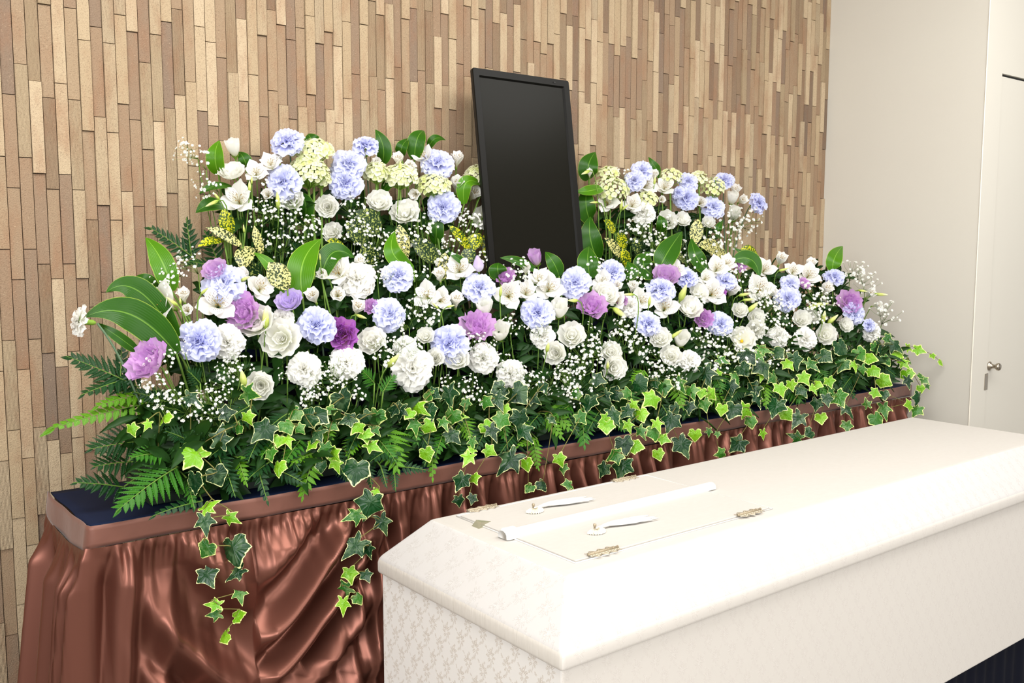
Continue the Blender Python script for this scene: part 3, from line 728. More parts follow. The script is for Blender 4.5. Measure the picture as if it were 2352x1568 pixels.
def alstro_petal(seed, wid, ln, spread, mat, notch=True):
    r = random.Random(seed); nu, nv = 9, 10; V = []; av = []; au = []
    for j in range(nv):
        v = 1 - (1 - j / (nv - 1)) ** 1.6; q_ = (1 - ((v - .72) / .28) ** 2) ** .5 if v > .72 else math.sin(math.pi / 2 * v / .72) ** 1.5; wv = wid * (.10 + .95 * q_) if v < 1 else wid * .30
        for k in range(nu):
            u = -1 + 2 * k / (nu - 1)
            rr = .035 + spread * v ** 1.75 + .02 * math.sin(3 * u + seed) * v; zz = -.5 * (1 - v) + ln * v ** .9 * (1 - .45 * v) - .06 * u * u * v + .03 * abs(u) * v
            tip = (.03 * (1 - abs(u)) if (notch and j == nv - 1) else 0)
            V.append((rr - .10 * u * u * v * .5 + tip, wv * u, zz)); av.append(v); au.append(u)
    return mesh('petal', V, grid_faces(nu, nv), mat, {'v': av, 'u': au})
def floret_mesh(seed, mat):
    r = random.Random(seed); m = MB()
    for i in range(4):
        a = math.pi / 2 * i + r.uniform(-.12, .12); nu, nv = 5, 4; V = []; av = []
        for j in range(nv):
            v = j / (nv - 1)
            for k in range(nu):
                u = -1 + 2 * k / (nu - 1); hw_ = .36 * math.sin(math.pi * min(.88, .12 + v * .80)); rr = .04 + .5 * v * (1 - .12 * u * u)
                x, y, z = rr, hw_ * u, .10 * v - .10 * v * v + .07 * u * u * v
                V.append((x * math.cos(a) - y * math.sin(a), x * math.sin(a) + y * math.cos(a), z)); av.append(.25 + .75 * v)
        m.add(V, grid_faces(nu, nv), v=av)
    m.lathe([(0, .06), (.05, .04), (.05, 0)], 6, v=0.0)
    return mesh('floret', m.V, m.F, mat, m.A)
CARN = [carnation_mesh(s, MAT['lavender']) for s in (1, 2, 3, 4, 5)]
CARNW = [carnation_mesh(s, MAT['white_carnation']) for s in (11, 12, 13)]
CALYX = calyx_mesh()
LIS = {}
for nm, mt in (('W', 'cream'), ('P', 'pink_purple'), ('D', 'deep_purple'), ('K', 'pale_pink'), ('V', 'pale_lilac')):
    M_ = MAT[mt]; rf = .05 if nm in 'PD' else .028
    LIS[nm] = dict(out=[cup_petal(i, .40, .40, 50, .10, M_, rf) for i in range(3)], mid=[cup_petal(10 + i, .29, .43, 62, .03, M_, rf) for i in range(3)],
                   inn=[cup_petal(20 + i, .17, .42, 75, .01, M_, rf * .6) for i in range(2)], heart=swirl_mesh(M_),
                   tall=[cup_petal(30 + i, .24, .66, 62, .02, M_, .02) for i in range(3)])
BUDM = [bud_mesh(MAT['bud'], .17, 1.4), bud_mesh(MAT['bud'], .13, 2.0)]
LILB = bud_mesh(MAT['pale_lilac'], .30, 1.4)
ALO = [alstro_petal(i, .255, .32, .54, MAT['alstro_plain']) for i in range(3)]
ALI = [alstro_petal(5 + i, .17, .42, .40, MAT['alstro_streaked'], False) for i in range(3)]
ALN = [alstro_petal(9 + i, .25, .46, .26, MAT['alstro_plain']) for i in range(2)]        # half-open, held narrow
ALNI = [alstro_petal(12 + i, .15, .50, .20, MAT['alstro_streaked'], False) for i in range(2)]
FLG = [floret_mesh(i, MAT['floret_green']) for i in range(3)]; FLW = [floret_mesh(5 + i, MAT['floret_white']) for i in range(3)]
def stamens_mesh():
    m = MB()
    for i in range(6):
        a = i * 1.05; p = [(0, 0, -.35), (.03 * math.cos(a), .03 * math.sin(a), -.05), (.11 * math.cos(a) + .03, .11 * math.sin(a), .12)]
        m.tube(p, .006, n=4); m.tube([p[2], (p[2][0] * 1.3, p[2][1] * 1.3, .15)], .016, .010, n=5)
    return mesh('stamens', m.V, m.F, MAT['pollen'], m.A)
STAM = stamens_mesh()

# ================================================================ placing flowers
def facing(a, b): return (-FWD + RIGHT * a + ZUP * b).normalized()
def stem_root(p, which, r):
    if which == 'F': return Vector((min(2.84, max(0.52, p.x + r.uniform(-.04, .04) + (0.10 if p.x < .6 else 0))), 1.76 + r.uniform(-.04, .04), TZ + 0.07))
    x0, x1 = (0.78, 1.34) if p.x < 1.6 else (1.88, 2.46)
    return Vector((min(x1, max(x0, p.x + r.uniform(-.04, .04))), 2.0 + r.uniform(-.03, .03), RZ + 0.085))
def start(name, p, d, a, b, which, stem_mat, back, sr=.0022):
    """root Empty in the foam, curved stem up to the bloom; returns root, frame of the bloom in root space"""
    r = random.Random(int(p.x * 9973 + p.z * 7919)); n = facing(a, b); root = stem_root(p, which, r)
    o = empty(name, root); q = p - root; e = q - n * (d * back)
    P = bez((0, 0, 0), e - (n * .5 + Vector((0, 0, .6))) * min(.10, max(.03, e.length * .4)), e, 9)
    m = MB(); m.tube(P, sr, sr * .9, n=5, v=.5); m.build('stem', MAT[stem_mat], o)
    return o, q, n, r
def carnation(x, y, dpx, a, b, which, white=False, off=0.0, desc=None, lb=None):
    p = (front if which == 'F' else rear)(x, y, off); d = px_m(p) * dpx * 1.08
    o, q, n, r = start('carnation', p, d, a, b, which, 'stem_blue', .66)
    M = frame(q - n * d * .16, n, s=d, roll=r.uniform(0, 6.28)); v = (CARNW if white else CARN)
    link('bloom', v[r.randrange(len(v))], o, M); link('calyx', CALYX, o, M)
    tag(o, lb or lab(desc or ('white carnation' if white else 'lavender carnation'), x, y), 'flower', 'white carnations' if white else 'lavender carnations'); return o
def lisianthus(x, y, dpx, a, b, which, k='W', style='cup', off=0.0, desc=None, lb=None):
    p = (front if which == 'F' else rear)(x, y, off); d = px_m(p) * dpx * 1.06
    o, q, n, r = start('lisianthus', p, d, a, b, which, 'stem_green', .42 if style != 'tall' else .60)
    S = LIS[k]; B = frame(q - n * d * (.26 if style != 'tall' else .5), n, s=d * (1.0 if style != 'tall' else 1.35), roll=r.uniform(0, 6.28))
    if style == 'tall': layers = [(S['tall'], 4, 0, 1.0), (S['tall'], 3, .04, .8), (S['inn'], 2, .10, .9)]
    elif style == 'round': layers = [(S['out'], 6, 0, 1.06), (S['mid'], 5, .02, 1.05), (S['inn'], 3, .03, .9)]
    elif style == 'open': layers = [(S['out'], 6, 0, 1.1), (S['mid'], 4, .02, 1.15)]
    else: layers = [(S['out'], 5, 0, 1.0), (S['mid'], 5, .01, .98), (S['mid'], 3, .03, .76), (S['inn'], 3, .03, .9)]
    for ms, cnt, z, sc in layers:
        o0 = r.uniform(0, 6.28)
        for i in range(cnt):
            tilt = Matrix.Rotation(r.uniform(-.10, .10), 4, 'Y')
            link('petal', ms[r.randrange(len(ms))], o, B @ Matrix.Rotation(o0 + 2 * math.pi * i / cnt + r.uniform(-.1, .1), 4, 'Z') @ tilt @ Matrix.Translation((0, 0, z)) @ Matrix.Scale(sc * r.uniform(.96, 1.04), 4))
    if style == 'open':
        m = MB(); m.lathe([(0, .16), (.05, .15), (.07, .08), (.03, .02)], 10, v=0.5); m.build('throat', MAT['throat_yellow'], o, M=B)
    elif style != 'tall': link('heart', S['heart'], o, B @ Matrix.Translation((0, 0, .03)) @ Matrix.Scale(.9, 4))
    m = MB(); m.lathe([(.03, -.10), (.07, -.03), (.14, .05)], 8, v=.5)
    for i in range(5):
        t_ = 2 * math.pi * i / 5; m.add([(.05 * math.cos(t_ - .3), .05 * math.sin(t_ - .3), -.03), (.05 * math.cos(t_ + .3), .05 * math.sin(t_ + .3), -.03), (.27 * math.cos(t_), .27 * math.sin(t_), .16)], [(0, 1, 2)], v=.5)
    m.build('sepals', MAT['sepal_green'], o, M=B)
    if desc is None:
        desc = {'W': {'cup': 'ruffled white lisianthus', 'round': 'round white lisianthus', 'tall': 'half-closed cream lisianthus', 'open': 'wide-open white lisianthus'}[style],
                'P': 'purple ruffled lisianthus', 'D': 'deep purple lisianthus', 'K': 'pale pink lisianthus', 'V': 'pale lilac lisianthus'}[k]
    tag(o, lb or lab(desc, x, y), 'flower', {'W': 'white lisianthus blooms'}.get(k, 'purple and lilac lisianthus blooms')); return o
def alstro(x, y, dpx, a, b, which, half=False, off=0.0):
    p = (front if which == 'F' else rear)(x, y, off); d = px_m(p) * dpx * 1.05
    o, q, n, r = start('alstroemeria', p, d, a, b, which, 'stem_green', .62, .0016)
    B = frame(q - n * d * .05, n, s=d, roll=r.uniform(-.6, .6) + (1.57 if r.random() < .2 else 0))
    for i in range(3):
        A = Matrix.Rotation(R(90 + 120 * i + r.uniform(-8, 8)), 4, 'Z')
        link('petal', (ALN if half else ALO)[r.randrange(2)], o, B @ A)
        A = Matrix.Rotation(R(30 + 120 * i + r.uniform(-8, 8)), 4, 'Z')
        link('petal', (ALNI if half else ALI)[r.randrange(2)], o, B @ A @ Matrix.Translation((0, 0, .03)))
    link('stamens', STAM, o, B)
    m = MB(); m.lathe([(.015, -.64), (.05, -.58), (.06, -.50), (.03, -.44)], 8, v=.5); m.build('ovary', MAT['sepal_green'], o, M=B)
    tag(o, lab('half-open white alstroemeria' if half else 'white alstroemeria with brown-streaked throat', x, y), 'flower', 'white alstroemeria flowers'); return o
def bud(x, y, lpx, a, b, which, k=0, off=-.02, desc='yellow-green flower bud', lb=None, lil=False):
    p = (front if which == 'F' else rear)(x, y, off); d = px_m(p) * lpx
    r = random.Random(x * 7 + y); n = (UP * b + RIGHT * a - FWD * .35).normalized(); root = stem_root(p, which, r); o = empty('flower_bud', root); q = p - root
    e = q - n * d * .48; m = MB(); m.tube(bez((0, 0, 0), e - n * .04, e, 8), .0014, n=5, v=.5); m.build('stem', MAT['stem_green'], o)
    link('bud', LILB if lil else BUDM[k], o, frame(q, n, s=d))
    m = MB()
    for i in range(4):
        t_ = 1.57 * i; m.add([(.05 * math.cos(t_ - .5), .05 * math.sin(t_ - .5), -.52), (.05 * math.cos(t_ + .5), .05 * math.sin(t_ + .5), -.52), (.15 * math.cos(t_), .15 * math.sin(t_), -.22)], [(0, 1, 2)], v=.5)
    m.build('sepals', MAT['sepal_green'], o, M=frame(q, n, s=d))
    tag(o, lb or lab(desc, x, y), 'flower bud', 'flower buds'); return o
def hydrangea(x, y, wpx, hpx, a, b, which='R', green=.5, off=0.0, lb=None):
    p = rear(x, y, off); d = px_m(p) * wpx; h = px_m(p) * hpx; r = random.Random(x * 3 + y)
    n = facing(a, b); root = stem_root(p, which, r); o = empty('hydrangea', root); q = p - root; base = q - n * d * .05 - Vector((0, 0, h * .62))
    m = MB(); m.tube(bez((0, 0, 0), base - Vector((0, 0, .04)), base, 7), .003, n=6, v=.5); st = m.build('stem', MAT['stem_green'], o)
    N = max(26, int(66 * (wpx / 80.0) * (hpx / 50.0) ** .5)); stk = MB()
    up_ = (ZUP * .75 + n * .65).normalized(); rt = RIGHT; fw = up_.cross(rt)
    for i in range(N):
        f = (i + .5) / N; th = math.acos(1 - 1.25 * f * .92); ph = i * 2.39996
        v = up_ * math.cos(th) * (h * .60) + (rt * math.cos(ph) * (d * .46) + fw * math.sin(ph) * (d * .36)) * math.sin(th)
        nn = (v.normalized() + up_ * .35 + Vector((r.uniform(-.5, .5), r.uniform(-.5, .5), r.uniform(-.3, .4)))).normalized(); c = q - up_ * h * .14 + v
        s = r.uniform(.0125, .0175) * (1.15 if r.random() > green else .92)
        link('floret', (FLG if r.random() < green else FLW)[r.randrange(3)], o, frame(c, nn, s=s, roll=r.uniform(0, 3)))
        if i % 3 == 0: stk.tube([base, base * .4 + c * .6 - up_ * .006, c], .0011, .0008, n=4, v=.5)
    stk.build('stalks', MAT['sepal_green'], o)
    tag(o, lb or lab('pale green hydrangea head', x, y), 'flower', 'pale hydrangea heads'); return o

# ---------------------------------------------------------------- gypsophila sprigs
def gyps_meshes(seed, nb, bs):
    r = random.Random(seed); bl = MB(); st = MB(); ends = []
    for i in range(nb):
        th = r.uniform(0, 6.28); rr = math.sqrt(r.random()); c = Vector((rr * math.cos(th), rr * math.sin(th), .35 * (1 - rr * rr) + r.uniform(-.25, .25)))
        ends.append(c); s = bs * r.uniform(.6, 1.15); n = (c + Vector((0, 0, .9)) + Vector((r.uniform(-.5, .5), r.uniform(-.5, .5), 0))).normalized()
        M = frame(c, n, s=s, roll=r.uniform(0, 6))
        for (R1, z1, cnt, hw_) in ((.56, .14, 7, .34), (.36, .36, 5, .30)):
            for k in range(cnt):
                a = 2 * math.pi * k / cnt + R1
                P = [Vector((.03 * math.cos(a), .03 * math.sin(a), -.05)), Vector((R1 * .62 * math.cos(a - hw_ * 1.7), R1 * .62 * math.sin(a - hw_ * 1.7), z1)),
                     Vector((R1 * math.cos(a), R1 * math.sin(a), z1 + .10)), Vector((R1 * .62 * math.cos(a + hw_ * 1.7), R1 * .62 * math.sin(a + hw_ * 1.7), z1))]
                bl.add([M @ v for v in P], [(0, 1, 2, 3)], v=[.1, .8, 1, .8])
    hub = Vector((0, 0, -1.3)); nodes = [Vector((r.uniform(-.4, .4), r.uniform(-.4, .4), r.uniform(-.75, -.35))) for _ in range(6)]
    for nd in nodes: st.tube([hub, (hub + nd) / 2 + Vector((0, 0, .05)), nd], .016, .012, n=3, v=.5)
    for c in ends:
        nd = min(nodes, key=lambda q: (q - c).length + r.uniform(0, .3)); mid = (nd + c) / 2 + Vector((0, 0, -.10)); st.tube([nd, mid, c - Vector((0, 0, .02))], .009, .006, n=3, v=.5)
    return mesh('blossoms', bl.V, bl.F, MAT['gypsophila_white'], bl.A), mesh('twigs', st.V, st.F, MAT['stem_green'], st.A)
GY = {'s': [gyps_meshes(i, 15, .28) for i in range(3)], 'm': [gyps_meshes(5 + i, 28, .205) for i in range(3)], 'l': [gyps_meshes(9 + i, 42, .16) for i in range(3)]}
def gyps(x, y, rpx, which='F', off=-.012, tilt=None):
    p = (front if which == 'F' else rear)(x, y, off); rad = px_m(p) * rpx * 1.05; r = random.Random(x * 11 + y)
    k = 's' if rpx < 27 else ('m' if rpx < 39 else 'l'); n = facing(*(tilt or (r.uniform(-.3, .3), .55))); root = stem_root(p, which, r); o = empty('gypsophila_sprig', root); q = p - root
    i = r.randrange(3); M = frame(q, n, s=rad, roll=r.uniform(0, 6.28))
    b = link('blossoms', GY[k][i][0], o, M); b['kind'] = 'stuff'; link('twigs', GY[k][i][1], o, M)
    e = q - n * rad * 1.3; m = MB(); m.tube(bez((0, 0, 0), e - Vector((0, 0, .03)), e, 6), .0011, n=4, v=.5); m.build('stem', MAT['stem_green'], o)
    tag(o, lab("white baby's breath sprig", x, y), 'flower sprig', "baby's breath sprigs")

# ---------------------------------------------------------------- broad leaves (aspidistra) and blotched leaves (aucuba)
def blade(name, P, wid, mat, nrm, fold=.16, prof=(.50, .75), wave=0.0, tipp=1.0):
    n = len(P); V = []; au = []; av = []; nu = 9
    for i, c in enumerate(P):
        t = i / (n - 1); tg = (P[min(i + 1, n - 1)] - P[max(i - 1, 0)]).normalized()
        side = tg.cross(nrm).normalized(); up = side.cross(tg).normalized()
        w_ = wid * .5 * min(1, (math.sin(math.pi * min(1, (t * .98 + .02)) ** prof[1]) ** (prof[0] + .12)) * 1.04) * (1 - t ** 5 * .5) * (1 if t < .999 else 0.02)
        for k in range(nu):
            u = -1 + 2 * k / (nu - 1)
            V.append(c + side * (w_ * u) + up * (abs(u) * w_ * fold + wave * w_ * math.sin(9 * t + 2 * u) * abs(u))); au.append(u); av.append(t)
    return mesh(name, V, grid_faces(nu, n), mat, {'u': au, 'v': av})
def broad(base, mid, tip, wpx, which, mat='broad_leaf', off=0.0, tz=0.0, fold=.14, desc='broad dark green leaf', lb=None, toff=None, face=None):
    f = front if which == 'F' else rear
    b = f(base[0], base[1], off + .01); t_ = f(tip[0], tip[1], off if toff is None else toff); m_ = f(mid[0], mid[1], off - .012)
    ctl = m_ * 2 - (b + t_) / 2; P = bez(b, ctl, t_, 17); nrm = (face or (-FWD + ZUP * .3)).normalized() if face is None else face
    wid = px_m(m_) * wpx; o = empty('broad_leaf', b)
    link('blade', blade('blade', [p - b for p in P], wid, MAT[mat], nrm, fold), o)
    r = random.Random(base[0]); rt = stem_root(b, which, r) - b
    m = MB(); m.tube(bez(rt, rt * .5 + Vector((0, 0, .02)), (0, 0, 0), 6), .0022, n=5, v=.5); m.build('stalk', MAT['stem_green'], o)
    tag(o, lb or lab(desc, mid[0], mid[1], None), 'leaf', 'broad green leaves'); return o
def aucuba(base, tip, wpx, mat, which='R', off=-.015, bend=.3):
    f = front if which == 'F' else rear; b = f(base[0], base[1], off + .012); t_ = f(tip[0], tip[1], off)
    mid = (b + t_) / 2 - FWD * (b - t_).length * bend * .5 + ZUP * (b - t_).length * bend * .4; P = bez(b, mid, t_, 13); o = empty('spotted_leaf', b)
    wid = px_m(b) * wpx * 1.05; link('blade', blade('blade', [p - b for p in P], wid, MAT[mat], (-FWD + ZUP * .4).normalized(), .18, (.62, .9), .05), o)
    r = random.Random(base[0] + 5); rt = stem_root(b, which, r) - b
    m = MB(); m.tube(bez(rt, rt * .5, (0, 0, 0), 5), .0016, n=4, v=.5); m.build('stalk', MAT['stem_green'], o)
    d = {'aucuba_yellow': 'bright yellow speckled leaf', 'aucuba_cream': 'cream leaf with dark speckles', 'aucuba_dark': 'dark green speckled leaf'}[mat]
    tag(o, lab(d, (base[0] + tip[0]) // 2, (base[1] + tip[1]) // 2), 'leaf', 'speckled leaves')

# ---------------------------------------------------------------- fern fronds
def pinna_mesh(mat, seed):
    r = random.Random(seed); m = MB(); n = 9
    m.add([(-.012, 0, 0), (.012, 0, 0), (.004, 1, 0), (-.004, 1, 0)], [(0, 1, 2, 3)], u=0.0)
    for i in range(n):
        t = (i + .4) / n; L_ = .27 * (1 - t) ** .7 * (0.75 + .5 * min(1, t * 5)) + .02
        for s in (1, -1):
            y0 = t * .97; w_ = .43 / n; a = R(36)
            dx, dy = math.cos(a) * L_, math.sin(a) * L_; z = r.uniform(-.02, .02)
            V = [(0, y0 - w_, .0), (s * dx * .55, y0 - w_ * .9 + dy * .35, .018), (s * dx, y0 + dy, z - .012), (s * dx * .6, y0 + w_ * 1.1 + dy * .75, .012), (0, y0 + w_ * .9, 0)]
            m.add(V, [(0, 1, 3, 4), (1, 2, 3)] if s > 0 else [(4, 3, 1, 0), (3, 2, 1)], u=[.02, .5, .85, .5, .02])
    m.add([(-.03, .97, 0), (.03, .97, 0), (0, 1.08, 0)], [(0, 1, 2)], u=.5)
    return mesh('pinna', m.V, m.F, mat, m.A, False)
PIN = {k: [pinna_mesh(MAT[k], i) for i in range(2)] for k in ('fern_dark', 'fern_mid', 'fern_bright')}
def fern(base, tip, wpx, mat='fern_dark', off=0.0, toff=None, sag=.10, nrm=None, surf=None, np_=None, root=None, lb=None):
    f = surf or ivy_s; b = f(base[0], base[1], off + .025); t_ = f(tip[0], tip[1], off if toff is None else toff)
    ln = (t_ - b).length; mid = (b + t_) / 2 - FWD * ln * sag * .6 + ZUP * ln * sag; P = bez(b, mid, t_, 25); o = empty('fern_frond', b)
    m = MB(); m.tube([p - b for p in P], .0016, .0005, n=4, v=.5, u=0.0)
    rt = root or Vector((min(2.82, max(.53, b.x)), 1.72, TZ + .06)); m.tube(bez(rt - b, (rt - b) * .5 + Vector((0, 0, .01)), (0, 0, 0), 5), .0016, n=4, v=.5, u=0.0); m.build('rachis', MAT['stem_green'], o)
    W = px_m((b + t_) / 2) * wpx; sx_ = 0.0; n = np_ or max(6, min(12, int(ln / .0135))); nr = (nrm or (-FWD + ZUP * .55)).normalized(); r = random.Random(base[0] * 3 + tip[0]); sx_ = (ln * .9 / n) * 1.9
    for i in range(n):
        t = .06 + .88 * i / n; k = min(23, int(t * 24)); c = P[k].lerp(P[k + 1], t * 24 - k); tg = (P[k + 1] - P[k]).normalized()
        sd = tg.cross(nr).normalized(); up = sd.cross(tg).normalized(); Lp = W * .56 * (1.12 - t) ** .85 * (.8 + .2 * min(1, t * 6))
        for s in (1, -1):
            an = R(62 - 24 * t + r.uniform(-5, 5)); d = tg * math.cos(an) + sd * s * math.sin(an) - up * .12
            link('pinna', PIN[mat][r.randrange(2)], o, frame(c - b + tg * (.003 * s), up + sd * s * .15, d, Lp) @ Matrix.Diagonal((sx_ / Lp, 1, 1, 1)))
    link('pinna', PIN[mat][0], o, frame(P[22] - b, nr, P[24] - P[21], ln * .14))
    d = {'fern_dark': 'dark green fern frond', 'fern_mid': 'mid-green fern frond', 'fern_bright': 'bright green fern frond'}[mat]
    tag(o, lb or lab(d, (base[0] + tip[0]) // 2, (base[1] + tip[1]) // 2), 'fern', 'fern fronds')

# ---------------------------------------------------------------- ivy
IV = [[(0, -.02), (.10, -.14), (.24, -.20), (.38, -.20), (.37, -.06), (.36, .06), (.46, .18), (.60, .34), (.46, .42), (.33, .50), (.22, .62), (.12, .80), (0, 1.0)],
      [(0, 0), (.14, -.16), (.30, -.18), (.46, -.10), (.46, .04), (.50, .18), (.58, .34), (.48, .44), (.40, .52), (.30, .62), (.20, .74), (.10, .86), (0, .94)],
      [(0, -.02), (.09, -.18), (.22, -.28), (.36, -.30), (.32, -.12), (.27, .02), (.40, .16), (.56, .40), (.38, .40), (.24, .44), (.18, .60), (.09, .82), (0, 1.05)]]
def ivy_mesh(sh, bend, mat):
    H = IV[sh]; o_ = H + [(-x, y) for x, y in H[-2:0:-1]]; out = []
    for i in range(len(o_)):
        p0, p1, p2, p3 = o_[i - 1], o_[i], o_[(i + 1) % len(o_)], o_[(i + 2) % len(o_)]; out.append(p1)
        out.append(tuple(.5625 * (p1[k] + p2[k]) - .0625 * (p0[k] + p3[k]) for k in (0, 1)))
    n = len(out); cxy = (0, .22); rings = (0.0, .35, .62, .80, .90, 1.0); V = [(0, .22, 0)]; ar = [0.0]; ag = [1.0]
    for rr in rings[1:]:
        for i, (x, y) in enumerate(out):
            X = cxy[0] + (x - cxy[0]) * rr; Y = cxy[1] + (y - cxy[1]) * rr
            z = -.28 * bend * X * X * 2 - .30 * bend * max(0, Y - .2) ** 2 + .05 * abs(X) + .03 * rr * math.sin(i * 2.2 + bend * 5)
            V.append((X, Y, z)); ar.append(rr); ag.append(1.0 if (i in (6, 14, 24, n - 6, n - 14) or i == 0) and rr < .9 else 0.0)
    F = [(0, 1 + i, 1 + (i + 1) % n) for i in range(n)]
    for j in range(len(rings) - 2):
        F += [(1 + j * n + i, 1 + (j + 1) * n + i, 1 + (j + 1) * n + (i + 1) % n, 1 + j * n + (i + 1) % n) for i in range(n)]
    V = [(x, y + .02, z) for x, y, z in V]
    return mesh('leaf', V, F, MAT[mat], {'r': ar, 'g': ag})
IVM = {k: [ivy_mesh(s, b, m) for s in (0, 1, 2) for b in (.4, 1.3)] for k, m in (('d', 'ivy_dark'), ('m', 'ivy_mid'), ('l', 'ivy_light'))}
def ivy_vine(leaves, rootp=None, lb=None):
    """leaves: (x, y, width px, kind, tip direction in degrees, 0 = down, 90 = right)"""
    ls = leaves; P3 = [ivy_s(l[0], l[1], -.004 - (i % 3) * .004) for i, l in enumerate(ls)]
    top = P3[0]; rt = rootp or Vector((min(2.86, max(.50, top.x)), 1.685, TZ + .06)); o = empty('ivy_vine', rt); st = MB(); r = random.Random(int(ls[0][0] * 5 + ls[0][1]))
    nodes = [rt, rt.lerp(top, .5) + Vector((0, 0, .02))]
    for i, (l, p) in enumerate(zip(ls, P3)):
        nodes.append(p + FWD * .006 + Vector((r.uniform(-.006, .006), 0, .008)))
    sm_ = []
    for i in range(len(nodes) - 1):
        a, b = nodes[i], nodes[i + 1]; pa = nodes[max(0, i - 1)]; nb = nodes[min(len(nodes) - 1, i + 2)]
        for k in range(4):
            t = k / 4; sm_.append(a * (1 - t) + b * t + ((a * 2 - pa - b) * .25 * t * (1 - t) * (1 - t) + (b * 2 - a - nb) * .25 * t * t * (1 - t)))
    sm_.append(nodes[-1]); st.tube([p - rt for p in sm_], .0013, .0008, n=5, v=.5)
    for i, (l, p) in enumerate(zip(ls, P3)):
        x, y, wpx, k, ang = l; s = px_m(p) * wpx * .92; td = (RIGHT * math.sin(R(ang)) - UP * math.cos(R(ang)))
        n = (-FWD * 1.0 + ZUP * .35 + RIGHT * r.uniform(-.8, .8) + UP * r.uniform(-.4, .6)).normalized()
        org = p - td * s * .38
        link('leaf', IVM[k][r.randrange(6)], o, frame(org - rt, n, td, s))
        st.tube(bez(nodes[2 + i] - rt, (nodes[2 + i] + org) / 2 - rt + Vector((0, 0, .004)), org - rt, 4), .0008, n=4, v=.5)
    st.build('stem', MAT['stem_vine'], o)
    mx, my = ls[len(ls) // 2][0], ls[len(ls) // 2][1]
    tag(o, lb or lab('variegated ivy vine', mx, my), 'ivy', 'variegated ivy vines')
# ================================================================ what stands where: carnations (x, y, width px, facing right, facing up, mound)
LBL = {(170, 735): 'white carnation seen side-on, sticking out far left over a broad leaf', (657, 316): 'topmost lavender carnation, standing clear of the rear left flowers',
       (451, 781): 'big lavender carnation nearest the left end of the table', (787, 766): 'deep purple ruffled lisianthus beside a lavender carnation',
       (645, 776): 'round fully open white lisianthus facing forward left of centre', (537, 338): 'tall half-closed cream lisianthus rising highest at the upper left',
       (340, 828): "leftmost purple lisianthus, ruffled, with baby's breath in front", (1031, 787): 'big ruffled lavender carnation at the centre front',
       (949, 846): 'biggest white carnation, low at the centre front beside a long bud', (1749, 463): 'lone lavender carnation leaning out right of the rear flowers',
       (1230, 592): 'bell-shaped pale pink lisianthus standing before the monitor foot', (1951, 693): 'rightmost purple lisianthus partly behind a lavender carnation',
       (1969, 718): 'lavender carnation overlapping the rightmost purple lisianthus', (1706, 779): 'wide-open white lisianthus with a yellow throat at the right',
       (1360, 703): 'pink-purple lisianthus with one hanging petal below the monitor', (1095, 749): 'purple lisianthus with ruffled petals left of centre, above white blooms',
       (819, 634): 'large white carnation low in front of two broad leaves'}
G_ = lambda x, y: LBL.get((x, y))
for s in LBL.values(): USED.add(s)
for x, y, d, a, b, w_ in [(451, 781, 96, 0, .15, 'F'), (511, 642, 92, .1, .5, 'F'), (657, 316, 76, .0, .9, 'R'), (645, 410, 80, -.1, .25, 'R'), (839, 325, 62, .1, 1.1, 'R'), (798, 369, 78, 0, .6, 'R'),
                          (791, 415, 76, 0, .15, 'R'), (1006, 367, 74, .2, .5, 'R'), (1018, 474, 72, .1, 0, 'R'), (724, 744, 84, 0, .2, 'F'), (901, 718, 76, .7, .3, 'F'), (914, 629, 74, .2, .4, 'F'),
                          (1102, 654, 74, .3, .5, 'F'), (1031, 787, 86, 0, .15, 'F'), (1235, 713, 74, 0, .4, 'F'), (1321, 646, 70, 0, .2, 'F'), (1411, 621, 60, .3, .4, 'F'), (1520, 657, 66, 0, .8, 'F'),
                          (1492, 738, 60, .3, .4, 'F'), (1581, 631, 52, .2, .7, 'F'), (1668, 637, 50, 0, .9, 'F'), (1816, 647, 46, 0, .6, 'F'), (1813, 682, 58, 0, .3, 'F'), (1658, 741, 56, .1, .3, 'F'),
                          (1918, 629, 46, -.1, 1.1, 'F'), (1969, 718, 52, .4, .1, 'F'), (2001, 745, 32, .5, .3, 'F'), (1476, 386, 50, 0, .6, 'R'), (1457, 410, 50, -.2, .4, 'R'), (1584, 412, 46, .3, .5, 'R'),
                          (1576, 452, 56, -.1, .1, 'R'), (1663, 408, 48, -.2, .9, 'R'), (1642, 470, 54, .2, .5, 'R'), (1749, 463, 50, .9, .4, 'R'), (1556, 440, 30, -.6, .3, 'R')]:
    carnation(x, y, d, a, b, w_, off=(-.012 if d > 60 else -.006), lb=G_(x, y))
for x, y, d, a, b in [(170, 735, 70, -1.6, .25), (524, 787, 76, .5, -.1), (819, 634, 84, .1, .45), (694, 848, 76, -.1, .1), (796, 828, 78, .2, .4), (949, 846, 94, .2, .05), (1110, 820, 68, .1, .2),
                      (1171, 858, 62, .0, .0), (928, 792, 52, 0, .4), (1587, 827, 52, .1, .3), (1854, 777, 52, .2, .1), (2009, 765, 44, .4, -.1), (1788, 772, 48, -.1, .2), (1247, 769, 54, .0, .4),
                      (1449, 700, 50, .1, .3), (649, 729, 48, .2, .3)]:
    carnation(x, y, d, a, b, 'F', True, off=(0.012 if d < 56 else 0), lb=G_(x, y))
carnation(1479, 486, 54, .1, 0, 'R', True)
